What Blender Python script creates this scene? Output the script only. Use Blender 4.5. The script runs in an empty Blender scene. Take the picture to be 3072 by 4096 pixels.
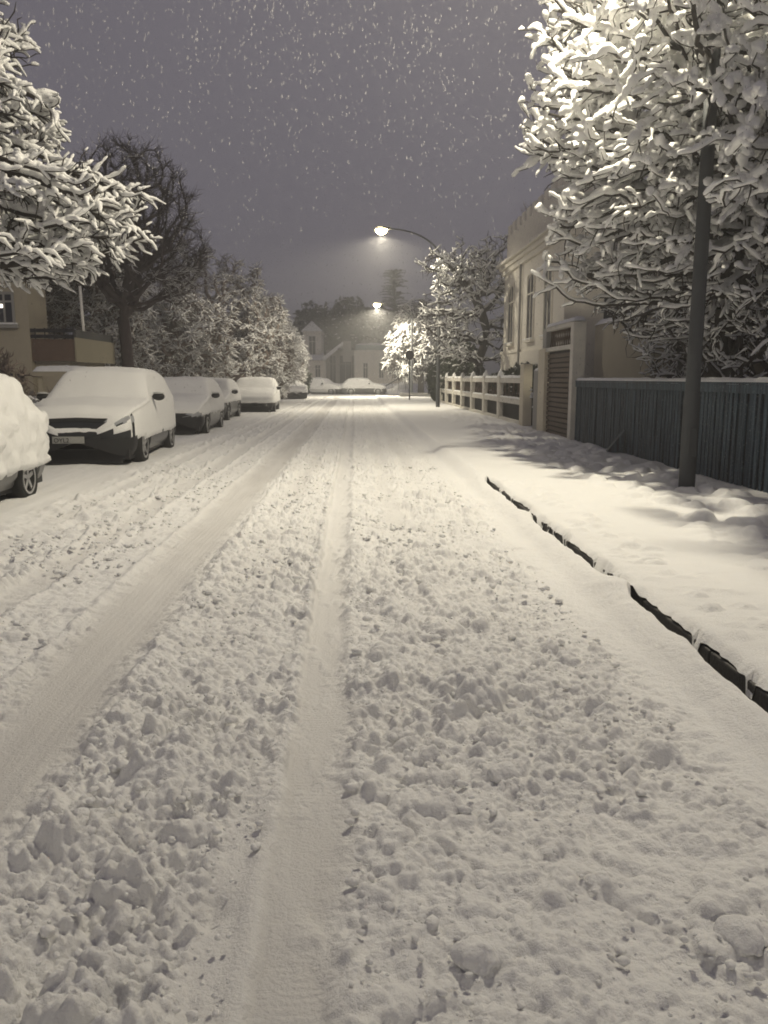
import bpy, math, random
import numpy as np
from mathutils import Vector

C = bpy.context.scene.collection
R = math.radians
H_EYE = 1.55

# ------------------------------------------------------------------ noise
_tab = np.random.default_rng(7).random((512, 512)).astype(np.float32)

def vn(x, y, seed=0):
    x = np.asarray(x, dtype=np.float64) + seed * 17.37
    y = np.asarray(y, dtype=np.float64) + seed * 31.73
    xi = np.floor(x).astype(np.int64); yi = np.floor(y).astype(np.int64)
    fx = x - xi; fy = y - yi
    fx = fx * fx * (3 - 2 * fx); fy = fy * fy * (3 - 2 * fy)
    a = _tab[xi & 511, yi & 511]; b = _tab[(xi + 1) & 511, yi & 511]
    c = _tab[xi & 511, (yi + 1) & 511]; d = _tab[(xi + 1) & 511, (yi + 1) & 511]
    return (a * (1 - fx) + b * fx) * (1 - fy) + (c * (1 - fx) + d * fx) * fy

def fbm(x, y, seed=0, n=3):
    s = 0; a = 1; t = 0
    for i in range(n):
        s = s + a * vn(x * 2 ** i, y * 2 ** i, seed + i * 3); t += a; a *= .5
    return s / t

def sst(a, b, x):
    t = np.clip((x - a) / (b - a), 0, 1)
    return t * t * (3 - 2 * t)

def domes(x, y, s, seed, dens=.8):
    """rounded clods of size about s, in a jittered grid"""
    wx = x / s + .7 * (vn(x / s * 1.3, y / s * 1.3, seed) - .5)
    wy = y / s + .7 * (vn(x / s * 1.3, y / s * 1.3, seed + 5) - .5)
    xi = np.floor(wx).astype(np.int64); yi = np.floor(wy).astype(np.int64)
    out = np.zeros_like(wx)
    for dx in (-1, 0, 1):
        for dy in (-1, 0, 1):
            cx = xi + dx; cy = yi + dy
            r1 = _tab[(cx + seed * 13) & 511, (cy + seed * 7) & 511]
            r2 = _tab[(cx + seed * 29) & 511, (cy + seed * 3 + 99) & 511]
            r3 = _tab[(cx + seed * 5 + 200) & 511, (cy + seed * 11 + 300) & 511]
            px = cx + .15 + .7 * r1; py = cy + .15 + .7 * r2
            rad = .30 + .45 * r3
            d2 = ((wx - px) ** 2 + (wy - py) ** 2) / (rad * rad)
            on = (((r1 * 7.13 + r2 * 3.7 + r3 * 5.1) % 1.0) < dens)
            v = np.sqrt(np.clip(1 - d2, 0, 1)) * rad * (.5 + .8 * r2)
            out = np.maximum(out, v * on)
    return out * s

# ------------------------------------------------------------------ materials
def nt(name):
    m = bpy.data.materials.new(name); m.use_nodes = True
    n = m.node_tree.nodes; l = m.node_tree.links
    b = n.get('Principled BSDF')
    return m, n, l, b

def mat(name, col, rough=.6, metal=0, var=.15, scale=8, bump=0, bscale=60, spec=.4, emis=None, estr=0):
    m, n, l, b = nt(name)
    tc = n.new('ShaderNodeTexCoord')
    no = n.new('ShaderNodeTexNoise'); no.inputs['Scale'].default_value = scale; no.inputs['Detail'].default_value = 5
    l.new(tc.outputs['Object'], no.inputs['Vector'])
    mx = n.new('ShaderNodeMix'); mx.data_type = 'RGBA'
    mx.inputs[6].default_value = (*[c * (1 - var) for c in col], 1)
    mx.inputs[7].default_value = (*[min(1, c * (1 + var)) for c in col], 1)
    l.new(no.outputs['Fac'], mx.inputs[0]); l.new(mx.outputs[2], b.inputs['Base Color'])
    b.inputs['Roughness'].default_value = rough; b.inputs['Metallic'].default_value = metal
    b.inputs['Specular IOR Level'].default_value = spec
    if bump:
        n2 = n.new('ShaderNodeTexNoise'); n2.inputs['Scale'].default_value = bscale; n2.inputs['Detail'].default_value = 4
        l.new(tc.outputs['Object'], n2.inputs['Vector'])
        bp = n.new('ShaderNodeBump'); bp.inputs['Strength'].default_value = bump; bp.inputs['Distance'].default_value = .02
        l.new(n2.outputs['Fac'], bp.inputs['Height']); l.new(bp.outputs['Normal'], b.inputs['Normal'])
    if emis:
        b.inputs['Emission Color'].default_value = (*emis, 1); b.inputs['Emission Strength'].default_value = estr
    return m

def snow_ground_mat():
    m, n, l, b = nt('ground_snow')
    at = n.new('ShaderNodeAttribute'); at.attribute_name = 'packed'
    tc = n.new('ShaderNodeTexCoord')
    no = n.new('ShaderNodeTexNoise'); no.inputs['Scale'].default_value = 2.2; no.inputs['Detail'].default_value = 6
    l.new(tc.outputs['Object'], no.inputs['Vector'])
    mx = n.new('ShaderNodeMix'); mx.data_type = 'RGBA'
    mx.inputs[6].default_value = (.80, .80, .80, 1); mx.inputs[7].default_value = (.87, .87, .865, 1)
    l.new(no.outputs['Fac'], mx.inputs[0])
    m2 = n.new('ShaderNodeMix'); m2.data_type = 'RGBA'
    m2.inputs[7].default_value = (.55, .535, .52, 1)
    l.new(at.outputs['Fac'], m2.inputs[0]); l.new(mx.outputs[2], m2.inputs[6]); l.new(m2.outputs[2], b.inputs['Base Color'])
    b.inputs['Subsurface Weight'].default_value = .3; b.inputs['Subsurface Radius'].default_value = (1, .95, .85); b.inputs['Subsurface Scale'].default_value = .012
    b.inputs['Roughness'].default_value = .75; b.inputs['Specular IOR Level'].default_value = .25
    n2 = n.new('ShaderNodeTexNoise'); n2.inputs['Scale'].default_value = 75; n2.inputs['Detail'].default_value = 6; n2.inputs['Roughness'].default_value = .65
    l.new(tc.outputs['Object'], n2.inputs['Vector'])
    bp = n.new('ShaderNodeBump'); bp.inputs['Strength'].default_value = .85; bp.inputs['Distance'].default_value = .014
    l.new(n2.outputs['Fac'], bp.inputs['Height']); l.new(bp.outputs['Normal'], b.inputs['Normal'])
    return m

M = dict(
    gsnow=snow_ground_mat(),
    snow=mat('fresh_snow', (.84, .84, .83), .75, var=.04, scale=3, bump=.35, bscale=35, spec=.25),
    asphalt=mat('wet_asphalt', (.10, .10, .10), .45, var=.4, scale=20, bump=.4, bscale=90),
    kerb=mat('kerb_stone', (.06, .058, .055), .6, var=.3, scale=14, bump=.3),
    bark=mat('dark_bark', (.032, .026, .021), .9, var=.4, scale=12, bump=.5, bscale=40),
    bark2=mat('brown_twigs', (.21, .17, .145), .9, var=.4, scale=10),
    pole=mat('galvanised_pole', (.055, .06, .065), .7, 0, var=.25, scale=6, bump=.15, bscale=30),
    lampm=mat('lamp_housing', (.25, .25, .25), .5, .3),
    white=mat('white_render', (.72, .68, .60), .8, var=.12, scale=2.5, bump=.2, bscale=25),
    white2=mat('old_white_paint', (.68, .65, .58), .7, var=.2, scale=5, bump=.25, bscale=20),
    cream=mat('cream_paint', (.68, .62, .48), .7, var=.12, scale=4, bump=.2),
    grey=mat('grey_render', (.33, .32, .30), .8, var=.15, scale=2),
    fence=mat('blue_grey_stain', (.036, .05, .064), .8, var=.4, scale=9, bump=.3, bscale=30),
    brown=mat('brown_boards', (.095, .058, .036), .6, var=.3, scale=7, bump=.3),
    dark=mat('dark_void', (.02, .02, .02), .8, var=.2),
    glass=mat('dark_glass', (.03, .032, .04), .12, var=.1, spec=.6),
    olive=mat('olive_render', (.42, .375, .285), .85, var=.12, scale=1.6, bump=.2),
    olive2=mat('ochre_render', (.34, .305, .215), .85, var=.12, scale=1.6, bump=.2),
    redbrown=mat('red_brown_panel', (.13, .085, .06), .7, var=.2, scale=4),
    ever=mat('evergreen', (.03, .04, .022), .9, var=.4, scale=4),
    hedge=mat('brown_hedge', (.09, .065, .05), .9, var=.4, scale=5),
    bark3=mat('brown_bark', (.075, .058, .055), .9, var=.3, scale=10),
    tyre=mat('tyre_rubber', (.018, .018, .018), .85),
    rim=mat('alloy_rim', (.5, .5, .5), .35, .8),
    plastic=mat('black_plastic', (.015, .015, .016), .5),
    paint=mat('dark_paint', (.03, .032, .036), .25, .2, var=.1),
    paint_w=mat('white_paint', (.55, .55, .54), .3, var=.04),
    paint_g=mat('grey_paint', (.14, .14, .14), .3, .3, var=.06),
    lens=mat('lamp_lens', (.35, .36, .38), .1, spec=.8),
    plate=mat('plate_white', (.32, .32, .30), .5, var=.2, scale=20),
    ink=mat('plate_ink', (.6, .6, .56), .6),
    teal=mat('teal_fascia', (.20, .26, .25), .7),
    curtain=mat('curtain', (.35, .33, .36), .9),
)
def fence_mat():
    m, n, l, b = nt('frosted_boards')
    tc = n.new('ShaderNodeTexCoord'); mp = n.new('ShaderNodeMapping'); mp.inputs['Scale'].default_value = (8, 22, .9); l.new(tc.outputs['Object'], mp.inputs[0])
    a_ = n.new('ShaderNodeTexNoise'); a_.inputs['Scale'].default_value = 1.6; a_.inputs['Detail'].default_value = 5; l.new(mp.outputs[0], a_.inputs['Vector'])
    c_ = n.new('ShaderNodeTexNoise'); c_.inputs['Scale'].default_value = 38; c_.inputs['Detail'].default_value = 4; l.new(tc.outputs['Object'], c_.inputs['Vector'])
    r1 = n.new('ShaderNodeValToRGB'); l.new(a_.outputs['Fac'], r1.inputs[0])
    r1.color_ramp.elements[0].position = .35; r1.color_ramp.elements[0].color = (.012, .021, .031, 1); r1.color_ramp.elements[1].position = .68; r1.color_ramp.elements[1].color = (.075, .115, .15, 1)
    r2 = n.new('ShaderNodeValToRGB'); l.new(c_.outputs['Fac'], r2.inputs[0]); r2.color_ramp.elements[0].position = .6; r2.color_ramp.elements[1].position = .72
    r2.color_ramp.elements[0].color = (0, 0, 0, 1); r2.color_ramp.elements[1].color = (.35, .35, .35, 1)
    mx = n.new('ShaderNodeMix'); mx.data_type = 'RGBA'; mx.inputs[7].default_value = (.45, .45, .45, 1); l.new(r2.outputs[0], mx.inputs[0]); l.new(r1.outputs[0], mx.inputs[6]); l.new(mx.outputs[2], b.inputs['Base Color'])
    b.inputs['Roughness'].default_value = .8
    return m
M['fence'] = fence_mat()
def emitter(name, col, s):
    m, n, l, b = nt(name)
    b.inputs['Base Color'].default_value = (.8, .8, .8, 1)
    b.inputs['Emission Color'].default_value = (*col, 1); b.inputs['Emission Strength'].default_value = s
    return m
M['glow'] = emitter('lit_lamp_bowl', (1, .84, .46), 45)
M['glint'] = emitter('window_glint', (1, .9, .75), 4)  # glow for the reflection spot in the left house window
M['whitebar'] = mat('white_gloss_paint', (.9, .88, .82), .3, var=.03)

# ------------------------------------------------------------------ object helpers
ORG = {}
def tag(o, label=None, cat=None, group=None, kind=None):
    if label: o['label'] = label
    if cat: o['category'] = cat
    if group: o['group'] = group
    if kind: o['kind'] = kind
    return o

def empty(name, loc, label, cat, group=None, rz=0):
    o = bpy.data.objects.new(name, None); C.objects.link(o)
    o.location = loc; o.rotation_euler = (0, 0, rz); o.empty_display_size = .3
    ORG[o.name] = np.array(loc, dtype=float)
    return tag(o, label, cat, group)

def mesh_obj(name, V, F, m, parent=None, smooth=False, local=False, attr=None):
    """V Nx3 world coordinates (local=True: coordinates of the parent); F int array Nx4/Nx3 or a list"""
    V = np.asarray(V, dtype=np.float64)
    org = np.zeros(3)
    if parent is not None:
        org = ORG.get(parent.name, np.zeros(3))
        if not local: V = V - org
    me = bpy.data.meshes.new(name)
    if isinstance(F, np.ndarray):
        nf, k = F.shape
        me.vertices.add(len(V)); me.vertices.foreach_set('co', V.astype(np.float32).ravel())
        me.loops.add(nf * k); me.loops.foreach_set('vertex_index', F.astype(np.int32).ravel())
        me.polygons.add(nf); me.polygons.foreach_set('loop_start', np.arange(0, nf * k, k, dtype=np.int32))
        me.update(calc_edges=True)
    else:
        me.from_pydata([tuple(v) for v in V], [], F); me.update()
    if smooth:
        me.polygons.foreach_set('use_smooth', np.ones(len(me.polygons), dtype=bool))
    if attr is not None:
        a = me.attributes.new('packed', 'FLOAT', 'POINT'); a.data.foreach_set('value', attr.astype(np.float32))
    me.materials.append(m)
    o = bpy.data.objects.new(name, me); C.objects.link(o)
    if parent is not None:
        o.parent = parent; ORG[o.name] = org
    return o

class MB:
    def __init__(s): s.v = []; s.f = []; s.n = 0
    def add(s, V, F):
        V = np.asarray(V, dtype=float)
        s.v.append(V); s.f += [tuple(int(i) + s.n for i in f) for f in F]; s.n += len(V); return s
    def box(s, x0, x1, y0, y1, z0, z1):
        V = [(x, y, z) for z in (z0, z1) for y in (y0, y1) for x in (x0, x1)]
        return s.add(V, [(0, 2, 3, 1), (4, 5, 7, 6), (0, 1, 5, 4), (2, 6, 7, 3), (0, 4, 6, 2), (1, 3, 7, 5)])
    def obox(s, c, sx, sy, sz, rz=0, rx=0):
        V = np.array([(x * sx / 2, y * sy / 2, z * sz / 2) for z in (-1, 1) for y in (-1, 1) for x in (-1, 1)])
        cz, sn = math.cos(rx), math.sin(rx)
        V = V @ np.array([[1, 0, 0], [0, cz, sn], [0, -sn, cz]])
        cz, sn = math.cos(rz), math.sin(rz)
        V = V @ np.array([[cz, sn, 0], [-sn, cz, 0], [0, 0, 1]]) + np.array(c)
        return s.add(V, [(0, 2, 3, 1), (4, 5, 7, 6), (0, 1, 5, 4), (2, 6, 7, 3), (0, 4, 6, 2), (1, 3, 7, 5)])
    def tube(s, P, rad, k=8, sq=1.0, cap=True):
        P = np.asarray(P, dtype=float); n = len(P)
        rad = np.broadcast_to(np.asarray(rad, dtype=float), (n,))
        T = np.gradient(P, axis=0); T /= np.linalg.norm(T, axis=1)[:, None] + 1e-9
        up = np.array([0, 0, 1.0]); U = np.cross(T, up); ln = np.linalg.norm(U, axis=1)
        U[ln < .15] = (1, 0, 0); U /= np.linalg.norm(U, axis=1)[:, None]
        W = np.cross(U, T)
        a = np.arange(k) * 2 * math.pi / k
        V = P[:, None] + rad[:, None, None] * (np.cos(a)[None, :, None] * U[:, None] + sq * np.sin(a)[None, :, None] * W[:, None])
        F = [(i * k + j, i * k + (j + 1) % k, (i + 1) * k + (j + 1) % k, (i + 1) * k + j) for i in range(n - 1) for j in range(k)]
        if cap: F += [tuple(range(k))[::-1], tuple((n - 1) * k + j for j in range(k))]
        return s.add(V.reshape(-1, 3), F)
    def lathe(s, prof, c=(0, 0, 0), k=20, axis='z'):
        a = np.arange(k) * 2 * math.pi / k; n = len(prof)
        V = []
        for r, h in prof:
            for t in a:
                p = (r * math.cos(t), r * math.sin(t), h)
                if axis == 'x': p = (p[2], p[0], p[1])
                V.append((p[0] + c[0], p[1] + c[1], p[2] + c[2]))
        F = [(i * k + j, i * k + (j + 1) % k, (i + 1) * k + (j + 1) % k, (i + 1) * k + j) for i in range(n - 1) for j in range(k)]
        return s.add(V, F)
    def build(s, name, m, parent=None, smooth=False, local=False, bevel=0):
        o = mesh_obj(name, np.concatenate(s.v), s.f, m, parent, smooth, local)
        if bevel:
            b = o.modifiers.new('bevel', 'BEVEL'); b.width = bevel; b.segments = 2; b.limit_method = 'ANGLE'
        return o

def grid_faces(nr, nc):
    i = np.arange(nr - 1)[:, None] * nc + np.arange(nc - 1)[None, :]
    return np.stack([i, i + 1, i + nc + 1, i + nc], -1).reshape(-1, 4)

def snow_strip(name, x0, x1, y0, y1, z, th, parent, seed=1, step=.06):
    """lumpy rounded cap of snow lying on a flat top"""
    nx = max(4, int((x1 - x0) / step) + 2); ny = max(4, int((y1 - y0) / step) + 2)
    u = np.linspace(0, 1, nx); v = np.linspace(0, 1, ny)
    X, Y = np.meshgrid(x0 + u * (x1 - x0), y0 + v * (y1 - y0))
    du = np.minimum(X - x0, x1 - X) / th; dv = np.minimum(Y - y0, y1 - Y) / th
    e = np.clip(np.minimum(du, dv), 0, 1); e = np.sqrt(1 - (1 - e) ** 2)
    Z = z - .005 + th * e * (.7 + .6 * fbm(X * 5 + seed, Y * 5, seed))
    b = (e < 1e-6)
    X = X + .02 * (vn(X * 9, Y * 9, seed) - .5) * ~b; 
    return mesh_obj(name, np.stack([X, Y, Z], -1).reshape(-1, 3), grid_faces(ny, nx), M['snow'], parent, True)

# ------------------------------------------------------------------ ground
KX = 1.87
def slot(y):
    s = np.zeros_like(y)
    for a, b in ((-30, 5.15), (5.8, 8.15), (8.65, 11.05)):
        s = np.maximum(s, sst(a - .75, a - .1, y) * (1 - sst(b - .35, b + .1, y)))
    return s
def rows():
    ys = list(np.arange(-30, 1.2, .5)); y = 1.2
    while y < 64:
        ys.append(y); y += .0062 if y < 3.6 else .0062 * (y / 3.6) ** 1.75
    return np.array(ys + [64.0])

def band(x, a, b, soft):
    return sst(a - soft, a + soft, x) * (1 - sst(b - soft, b + soft, x))

def road_snow():
    ys = rows()
    xs = np.concatenate([np.linspace(-6.3, -2.6, 150)[:-1], np.linspace(-2.6, -1.7, 75)[:-1], np.linspace(-1.7, 1.5, 460)[:-1], np.linspace(1.5, KX, 42)])
    X, Y = np.meshgrid(xs, ys)
    wob = .09 * (fbm(Y * .35, X * 0, 3) - .5)
    e1 = .045 * (fbm(Y * 7, X * 3, 5) - .5)
    xw = X + wob + e1
    t1 = sst(-.30, -.265, xw) * (1 - sst(-.14, .02, xw + .12 * (fbm(X * 6, Y * 5, 6, 3) - .5)))
    t1b = band(xw, -.45, -.28, .03) * (1 - sst(2.0, 3.4, Y))
    t2 = band(X + wob * 2.5 + e1 * 2 + .12 * (fbm(X * 2.5, Y * 1.1, 13, 3) - .5), -1.62, -1.17, .13)
    t3 = band(X + wob * 2 + e1 * 2, -2.45, -2.2, .06)
    t4 = band(X + wob * 2 + e1 * 2, -3.25, -3.0, .07)
    t5 = band(X + wob * 2 + e1 * 3, .78, 1.0, .06) * sst(9, 15, Y)
    t1 = t1 * (1 - .3 * sst(.5, .75, fbm(X * 9, Y * 3, 14, 3)))
    t6 = band(X + wob * 3 + e1 * 3, .34, .56, .08) * sst(4.5, 9, Y) * sst(.3, .6, fbm(X, Y * .5, 15))
    t7 = band(X + wob * 3 + e1 * 3, -.86, -.64, .08) * sst(3.5, 8, Y) * sst(.35, .6, fbm(X, Y * .5, 16))
    tr = np.clip(t1 + t1b + .65 * t6 + .65 * t7 + t2 + .8 * t3 + .7 * t4 + .6 * t5, 0, 1)
    smooth_r = sst(1.15, 1.55, X + .5 * (fbm(X * .9, Y * .7, 9) - .5))
    smooth_l = 1 - sst(-3.8, -3.2, X + .5 * (fbm(X * .9, Y * .7, 12) - .5))
    patch = .22 + 1.15 * fbm(X * 1.1, Y * .8, 21, 3)
    ch = np.clip((1 - tr) * (1 - .93 * smooth_r) * (1 - .95 * smooth_l) * patch, 0, 1)
    ch = ch * (1 - .55 * band(X, -2.2, -1.65, .1))
    near = 1 - sst(14, 40, Y) * .5
    z = .088 + .05 * (fbm(X * 1.4, Y * .9, 31) - .5)
    sel = fbm(X * 2.3 + 7, Y * 2.3, 33, 3)
    lum = (.5 * domes(X, Y, .16, 3, .3) * sst(.42, .6, sel) + .5 * domes(X, Y, .09, 7, .45) + .5 * domes(X, Y, .05, 11, .5) * (1.3 - sel) + .5 * domes(X, Y, .027, 17, .5) * sst(.3, .55, fbm(X * 3, Y * 3, 35)))
    lum = lum + .06 * (fbm(X * 7, Y * 7, 41, 4) - .5) + .03 * (fbm(X * 38, Y * 38, 5, 2) - .5) + .07 * (fbm(X * 3.2, Y * 2.4, 44, 2) - .5)
    amp = 1.28 + .3 * band(X, -1.1, -.35, .15) * (1 - sst(3.0, 4.5, Y)) + .3 * (fbm(X * 1.3, Y * 1.3, 49) - .5)
    z = z + ch * near * (lum * amp - .014)
    z = z + .006 * (fbm(X * 22, Y * 22, 43, 3) - .5) * (1 - .8 * tr)
    z = z - .012 * t6 - .012 * t7 - .036 * t1 - .024 * t2 - .028 * t3 - .022 * t4 - .025 * t1b
    z = z + .014 * (fbm(X * 4, Y * .6, 51) - .5) * tr
    # low ridges pushed up beside the tracks and long parallel ruts
    for c, h in ((-.315, .018), (-.03, .008), (-1.70, .02), (-1.08, .018), (-2.5, .025), (-2.14, .02), (-2.95, .025), (-3.32, .02)):
        z = z + h * np.exp(-((xw - c) / .035) ** 2) * (.5 + fbm(Y * 3, X * 2, 61))
    z = z + .016 * (fbm(X * 7, Y * .12, 71) - .5) * (1 - smooth_r * .6)
    z = z + .0016 * np.sin((X - .2) * 2 * math.pi / .045) * band(X, -1.62, -1.2, .03) * fbm(X * 3, Y * 1.2, 45) * .6
    z = z + .0011 * np.sin((Y + .01 * fbm(X * 20, Y * 3, 46)) * 2 * math.pi / .026) * t1 * sst(.35, .6, fbm(X * 4, Y * 2.2, 47))
    # small cracks and dents
    for (x0, y0, x1, y1, w, d) in ((.05, 2.95, .33, 3.12, .012, .03), (.16, 2.42, .36, 2.18, .016, .03), (-2.0, 4.35, -1.7, 4.6, .03, .02),
                                   (.33, 4.3, .45, 4.0, .015, .02), (.72, 2.05, .86, 1.9, .02, .03), (-.56, 2.3, -.42, 2.05, .05, .04)):
        dx, dy = x1 - x0, y1 - y0; L2 = dx * dx + dy * dy
        t = np.clip(((X - x0) * dx + (Y - y0) * dy) / L2, 0, 1)
        dd = np.hypot(X - x0 - t * dx, Y - y0 - t * dy) + .02 * (vn(X * 30, Y * 30, 8) - .5)
        z = z - d * np.exp(-(dd / w) ** 2)
    # the gutter: snow melts back from the kerb in places
    s = slot(Y); wd = s ** .6 * (.045 + .045 * (1 - sst(3.2, 5.0, Y)) + .06 * fbm(Y * 3, X * 0, 81)) + .002
    edge = KX - wd
    ramp = sst(KX - .35, KX - .05, X) * (1 - .35 * s)
    z = z + ramp * (.10 + .03 * fbm(Y * 6, X * 6, 83))
    xe = np.minimum(X, KX)
    t = sst(1.5, KX, X)
    X2 = 1.5 + (X - 1.5) * np.where(X > 1.5, (edge - 1.5) / (KX - 1.5), 1)
    z = np.where(s > .02, z * (1 - s * sst(edge - .03, edge, X2)) - .02 * s * sst(edge - .012, edge, X2), z)
    # snow piled where car tyres stand, and toward the left kerb
    z = z + .05 * (1 - sst(-5.9, -5.3, X))
    packed = .25 * t6 + .25 * t7 + .55 * t1 * (1 - .5 * sst(5, 9, Y)) + .75 * t2 + .35 * t3 + .25 * t4 + .25 * t1b + .3 * t5
    far = sst(20, 50, Y)
    packed = packed * (.55 + .6 * fbm(X * 5, Y * .8, 91)) + .12 * ch * fbm(X * 3, Y * 3, 95)
    packed = np.clip(packed + far * .35 * fbm(X * 4, Y * .15, 97), 0, 1)
    V = np.stack([X2, Y, z], -1).reshape(-1, 3)
    o = mesh_obj('road_snow', V, grid_faces(len(ys), len(xs)), M['gsnow'], None, True, attr=packed.ravel())
    tag(o, kind='structure', label='churned white snow with tyre tracks covering the street', cat='snow')

def pavement_snow():
    ys = np.concatenate([np.arange(-30, 1.2, .5), np.arange(1.2, 6, .015), 6 * 1.0042 ** np.arange(0, 565)]); ys = ys[ys < 64]
    u = np.concatenate([np.linspace(0, .05, 16)[:-1], np.linspace(.05, .3, 150)])
    xs = np.concatenate([KX + u * 12, ])
    xs = np.concatenate([xs, np.linspace(5.6, 30, 60)])
    X, Y = np.meshgrid(xs, ys)
    s = slot(Y)
    dx = X - KX
    rag = (.10 * (fbm(Y * 5, Y * 0, 101, 3) - .58) + .016 * (fbm(Y * 22, Y * 0, 102, 2) - .5)) * np.exp(-dx / .07) * s
    X2 = X - rag - .004
    z = .185 + .05 * (fbm(X * 1.3, Y * 1.3, 105) - .5) + .012 * (fbm(X * 9, Y * 9, 107, 3) - .5)
    # trodden strip and dents between the lamp post and the fence
    tr = band(X + .6 * (fbm(X, Y * .6, 109) - .5), 3.0, 4.75, .3) * (1 - sst(20, 40, Y))
    z = z + tr * (1.1 * domes(X, Y, .22, 23, .55) * .45 - .01 + .05 * (fbm(X * 4, Y * 4, 111) - .5))
    z = z + .5 * domes(X, Y, .11, 27, .4) * band(X, 2.0, 2.45, .12) * s + .012 * (fbm(X * 14, Y * 14, 113, 3) - .5) * band(X, 1.95, 2.3, .1) * s
    z = z - .06 * np.exp(-(np.hypot(X - 4.24, Y - 10) / .22) ** 2)
    z = z - (.055 * np.exp(-dx / .03) * s)
    z = z - .075 * (dx < 1e-6) * s
    z = np.where(X2 > KX - .004, np.maximum(z, .131 + .012 * vn(Y * 9, X * 9, 115)), z)
    V = np.stack([X2, Y, z], -1).reshape(-1, 3)
    o = mesh_obj('pavement_snow', V, grid_faces(len(ys), len(xs)), M['gsnow'], None, True, attr=np.zeros(X.size))
    tag(o, kind='structure', label='smooth snow on the pavement and gardens beside the kerb', cat='snow')

def left_snow():
    ys = np.concatenate([np.arange(-30, 6, .5), np.arange(6, 64, .12)]); xs = np.concatenate([np.linspace(-6.3, -10, 50), np.linspace(-10.5, -40, 40)])[::-1]
    X, Y = np.meshgrid(xs, ys)
    z = .02 + .17 * (1 - sst(-6.5, -6.15, X)) + .1 * (fbm(X * .8, Y * .8, 121) - .4) + .04 * domes(X, Y, .6, 3, .5)
    V = np.stack([X, Y, z], -1).reshape(-1, 3)
    o = mesh_obj('garden_snow', V, grid_faces(len(ys), len(xs)), M['gsnow'], None, True, attr=np.zeros(X.size))
    tag(o, kind='structure', label='snowy verge and gardens behind the parked cars', cat='snow')

def far_snow():
    ys = np.concatenate([np.arange(63.6, 110, .25), np.arange(112, 420, 6)]); xs = np.concatenate([np.arange(-200, -30, 8), np.arange(-30, 30, .35), np.arange(30, 200, 8)])
    X, Y = np.meshgrid(xs, ys)
    z = .055 + .06 * (fbm(X * .5, Y * .5, 131) - .5) + .95 * sst(76.5, 80.5, Y + .15 * np.abs(X)) * sst(-9, -5, X)
    z = z + .05 * domes(X, Y, .7, 9, .5)
    V = np.stack([X, Y, z], -1).reshape(-1, 3)
    tr = .35 * fbm(X * .25, Y * 3, 133) * band(Y, 64, 74, 1)
    o = mesh_obj('cross_street_snow', V, grid_faces(len(ys), len(xs)), M['gsnow'], None, True, attr=tr.ravel())
    tag(o, kind='structure', label='snow on the crossing street and bank at the end', cat='snow')

road_snow(); pavement_snow(); left_snow(); far_snow()
tag(MB().box(-6.35, KX + .001, -30, 64, -.3, 0).build('road', M['asphalt']), 'wet dark asphalt showing in the gutter gap', 'road', kind='structure')
tag(MB().box(-200, 200, -60, 420, -.6, -.31).build('ground', M['gsnow']), 'snow covered ground', 'ground', kind='structure')
kb = MB()
for i in range(94):
    kb.box(KX + .003, KX + .15, -30 + i, -30 + i + .992, -.25, .125)
tag(kb.build('kerb', M['kerb'], bevel=.012), 'stone kerb showing in gaps of the snow', 'kerb', kind='structure')

# ------------------------------------------------------------------ loose clods of snow on the churned road
def blob(rng, c, r, sub=2, sq=.75, dent=.3):
    """irregular rounded clod: a subdivided octahedron pushed by noise"""
    V = [(1, 0, 0), (-1, 0, 0), (0, 1, 0), (0, -1, 0), (0, 0, 1), (0, 0, -1)]
    F = [(0, 2, 4), (2, 1, 4), (1, 3, 4), (3, 0, 4), (2, 0, 5), (1, 2, 5), (3, 1, 5), (0, 3, 5)]
    for _ in range(sub):
        cache = {}; V = [np.array(v, float) for v in V]; F2 = []
        def mid(a, b):
            k = (min(a, b), max(a, b))
            if k not in cache:
                p = V[a] + V[b]; V.append(p / np.linalg.norm(p)); cache[k] = len(V) - 1
            return cache[k]
        for a, b, c_ in F:
            ab, bc, ca = mid(a, b), mid(b, c_), mid(c_, a)
            F2 += [(a, ab, ca), (ab, b, bc), (ca, bc, c_), (ab, bc, ca)]
        F = F2
    V = np.array(V)
    o = rng.random(3) * 50
    d = 1 + dent * (vn(V[:, 0] * 1.7 + o[0], V[:, 1] * 1.7 + V[:, 2] * 1.3 + o[1]) - .5) * 2 + dent * .4 * (vn(V[:, 0] * 5 + o[2], V[:, 1] * 5 + V[:, 2] * 4) - .5)
    sc = np.array([1 + .35 * rng.random(), .8 + .4 * rng.random(), sq])
    V = V * d[:, None] * sc * r
    a = rng.random() * 6.28
    V = V @ np.array([[math.cos(a), math.sin(a), 0], [-math.sin(a), math.cos(a), 0], [0, 0, 1]])
    return V + np.array(c), F

rng = np.random.default_rng(5)
protos = [blob(rng, (0, 0, 0), 1, 1 if i < 8 else 2) for i in range(16)]
Vs, Fs, n = [], [], 0
cnt = 0
while cnt < 4200:
    y = 1.3 + 13 * rng.random() ** 1.6; x = rng.uniform(-3.2, 1.35)
    if -.31 < x < -.03 or -1.72 < x < -1.08: continue
    if fbm(np.array(x * 1.7), np.array(y * 1.7), 203, 2) < .42: continue
    r = (.005 + .017 * rng.random() ** 4) * (1 + .25 * (y > 5))
    if y < 3.0 and rng.random() < .5: r *= .8
    v, f = protos[rng.integers(0, 16)]
    Vs.append(v * r + np.array([x, y, .098 + .012 * rng.random()])); Fs.append(np.array(f) + n); n += len(v); cnt += 1
o = mesh_obj('loose_snow', np.concatenate(Vs), np.concatenate(Fs), M['gsnow'], None, True, attr=np.zeros(n))
tag(o, 'small loose clods of snow scattered over the churned road', 'snow clods', kind='stuff')

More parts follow.
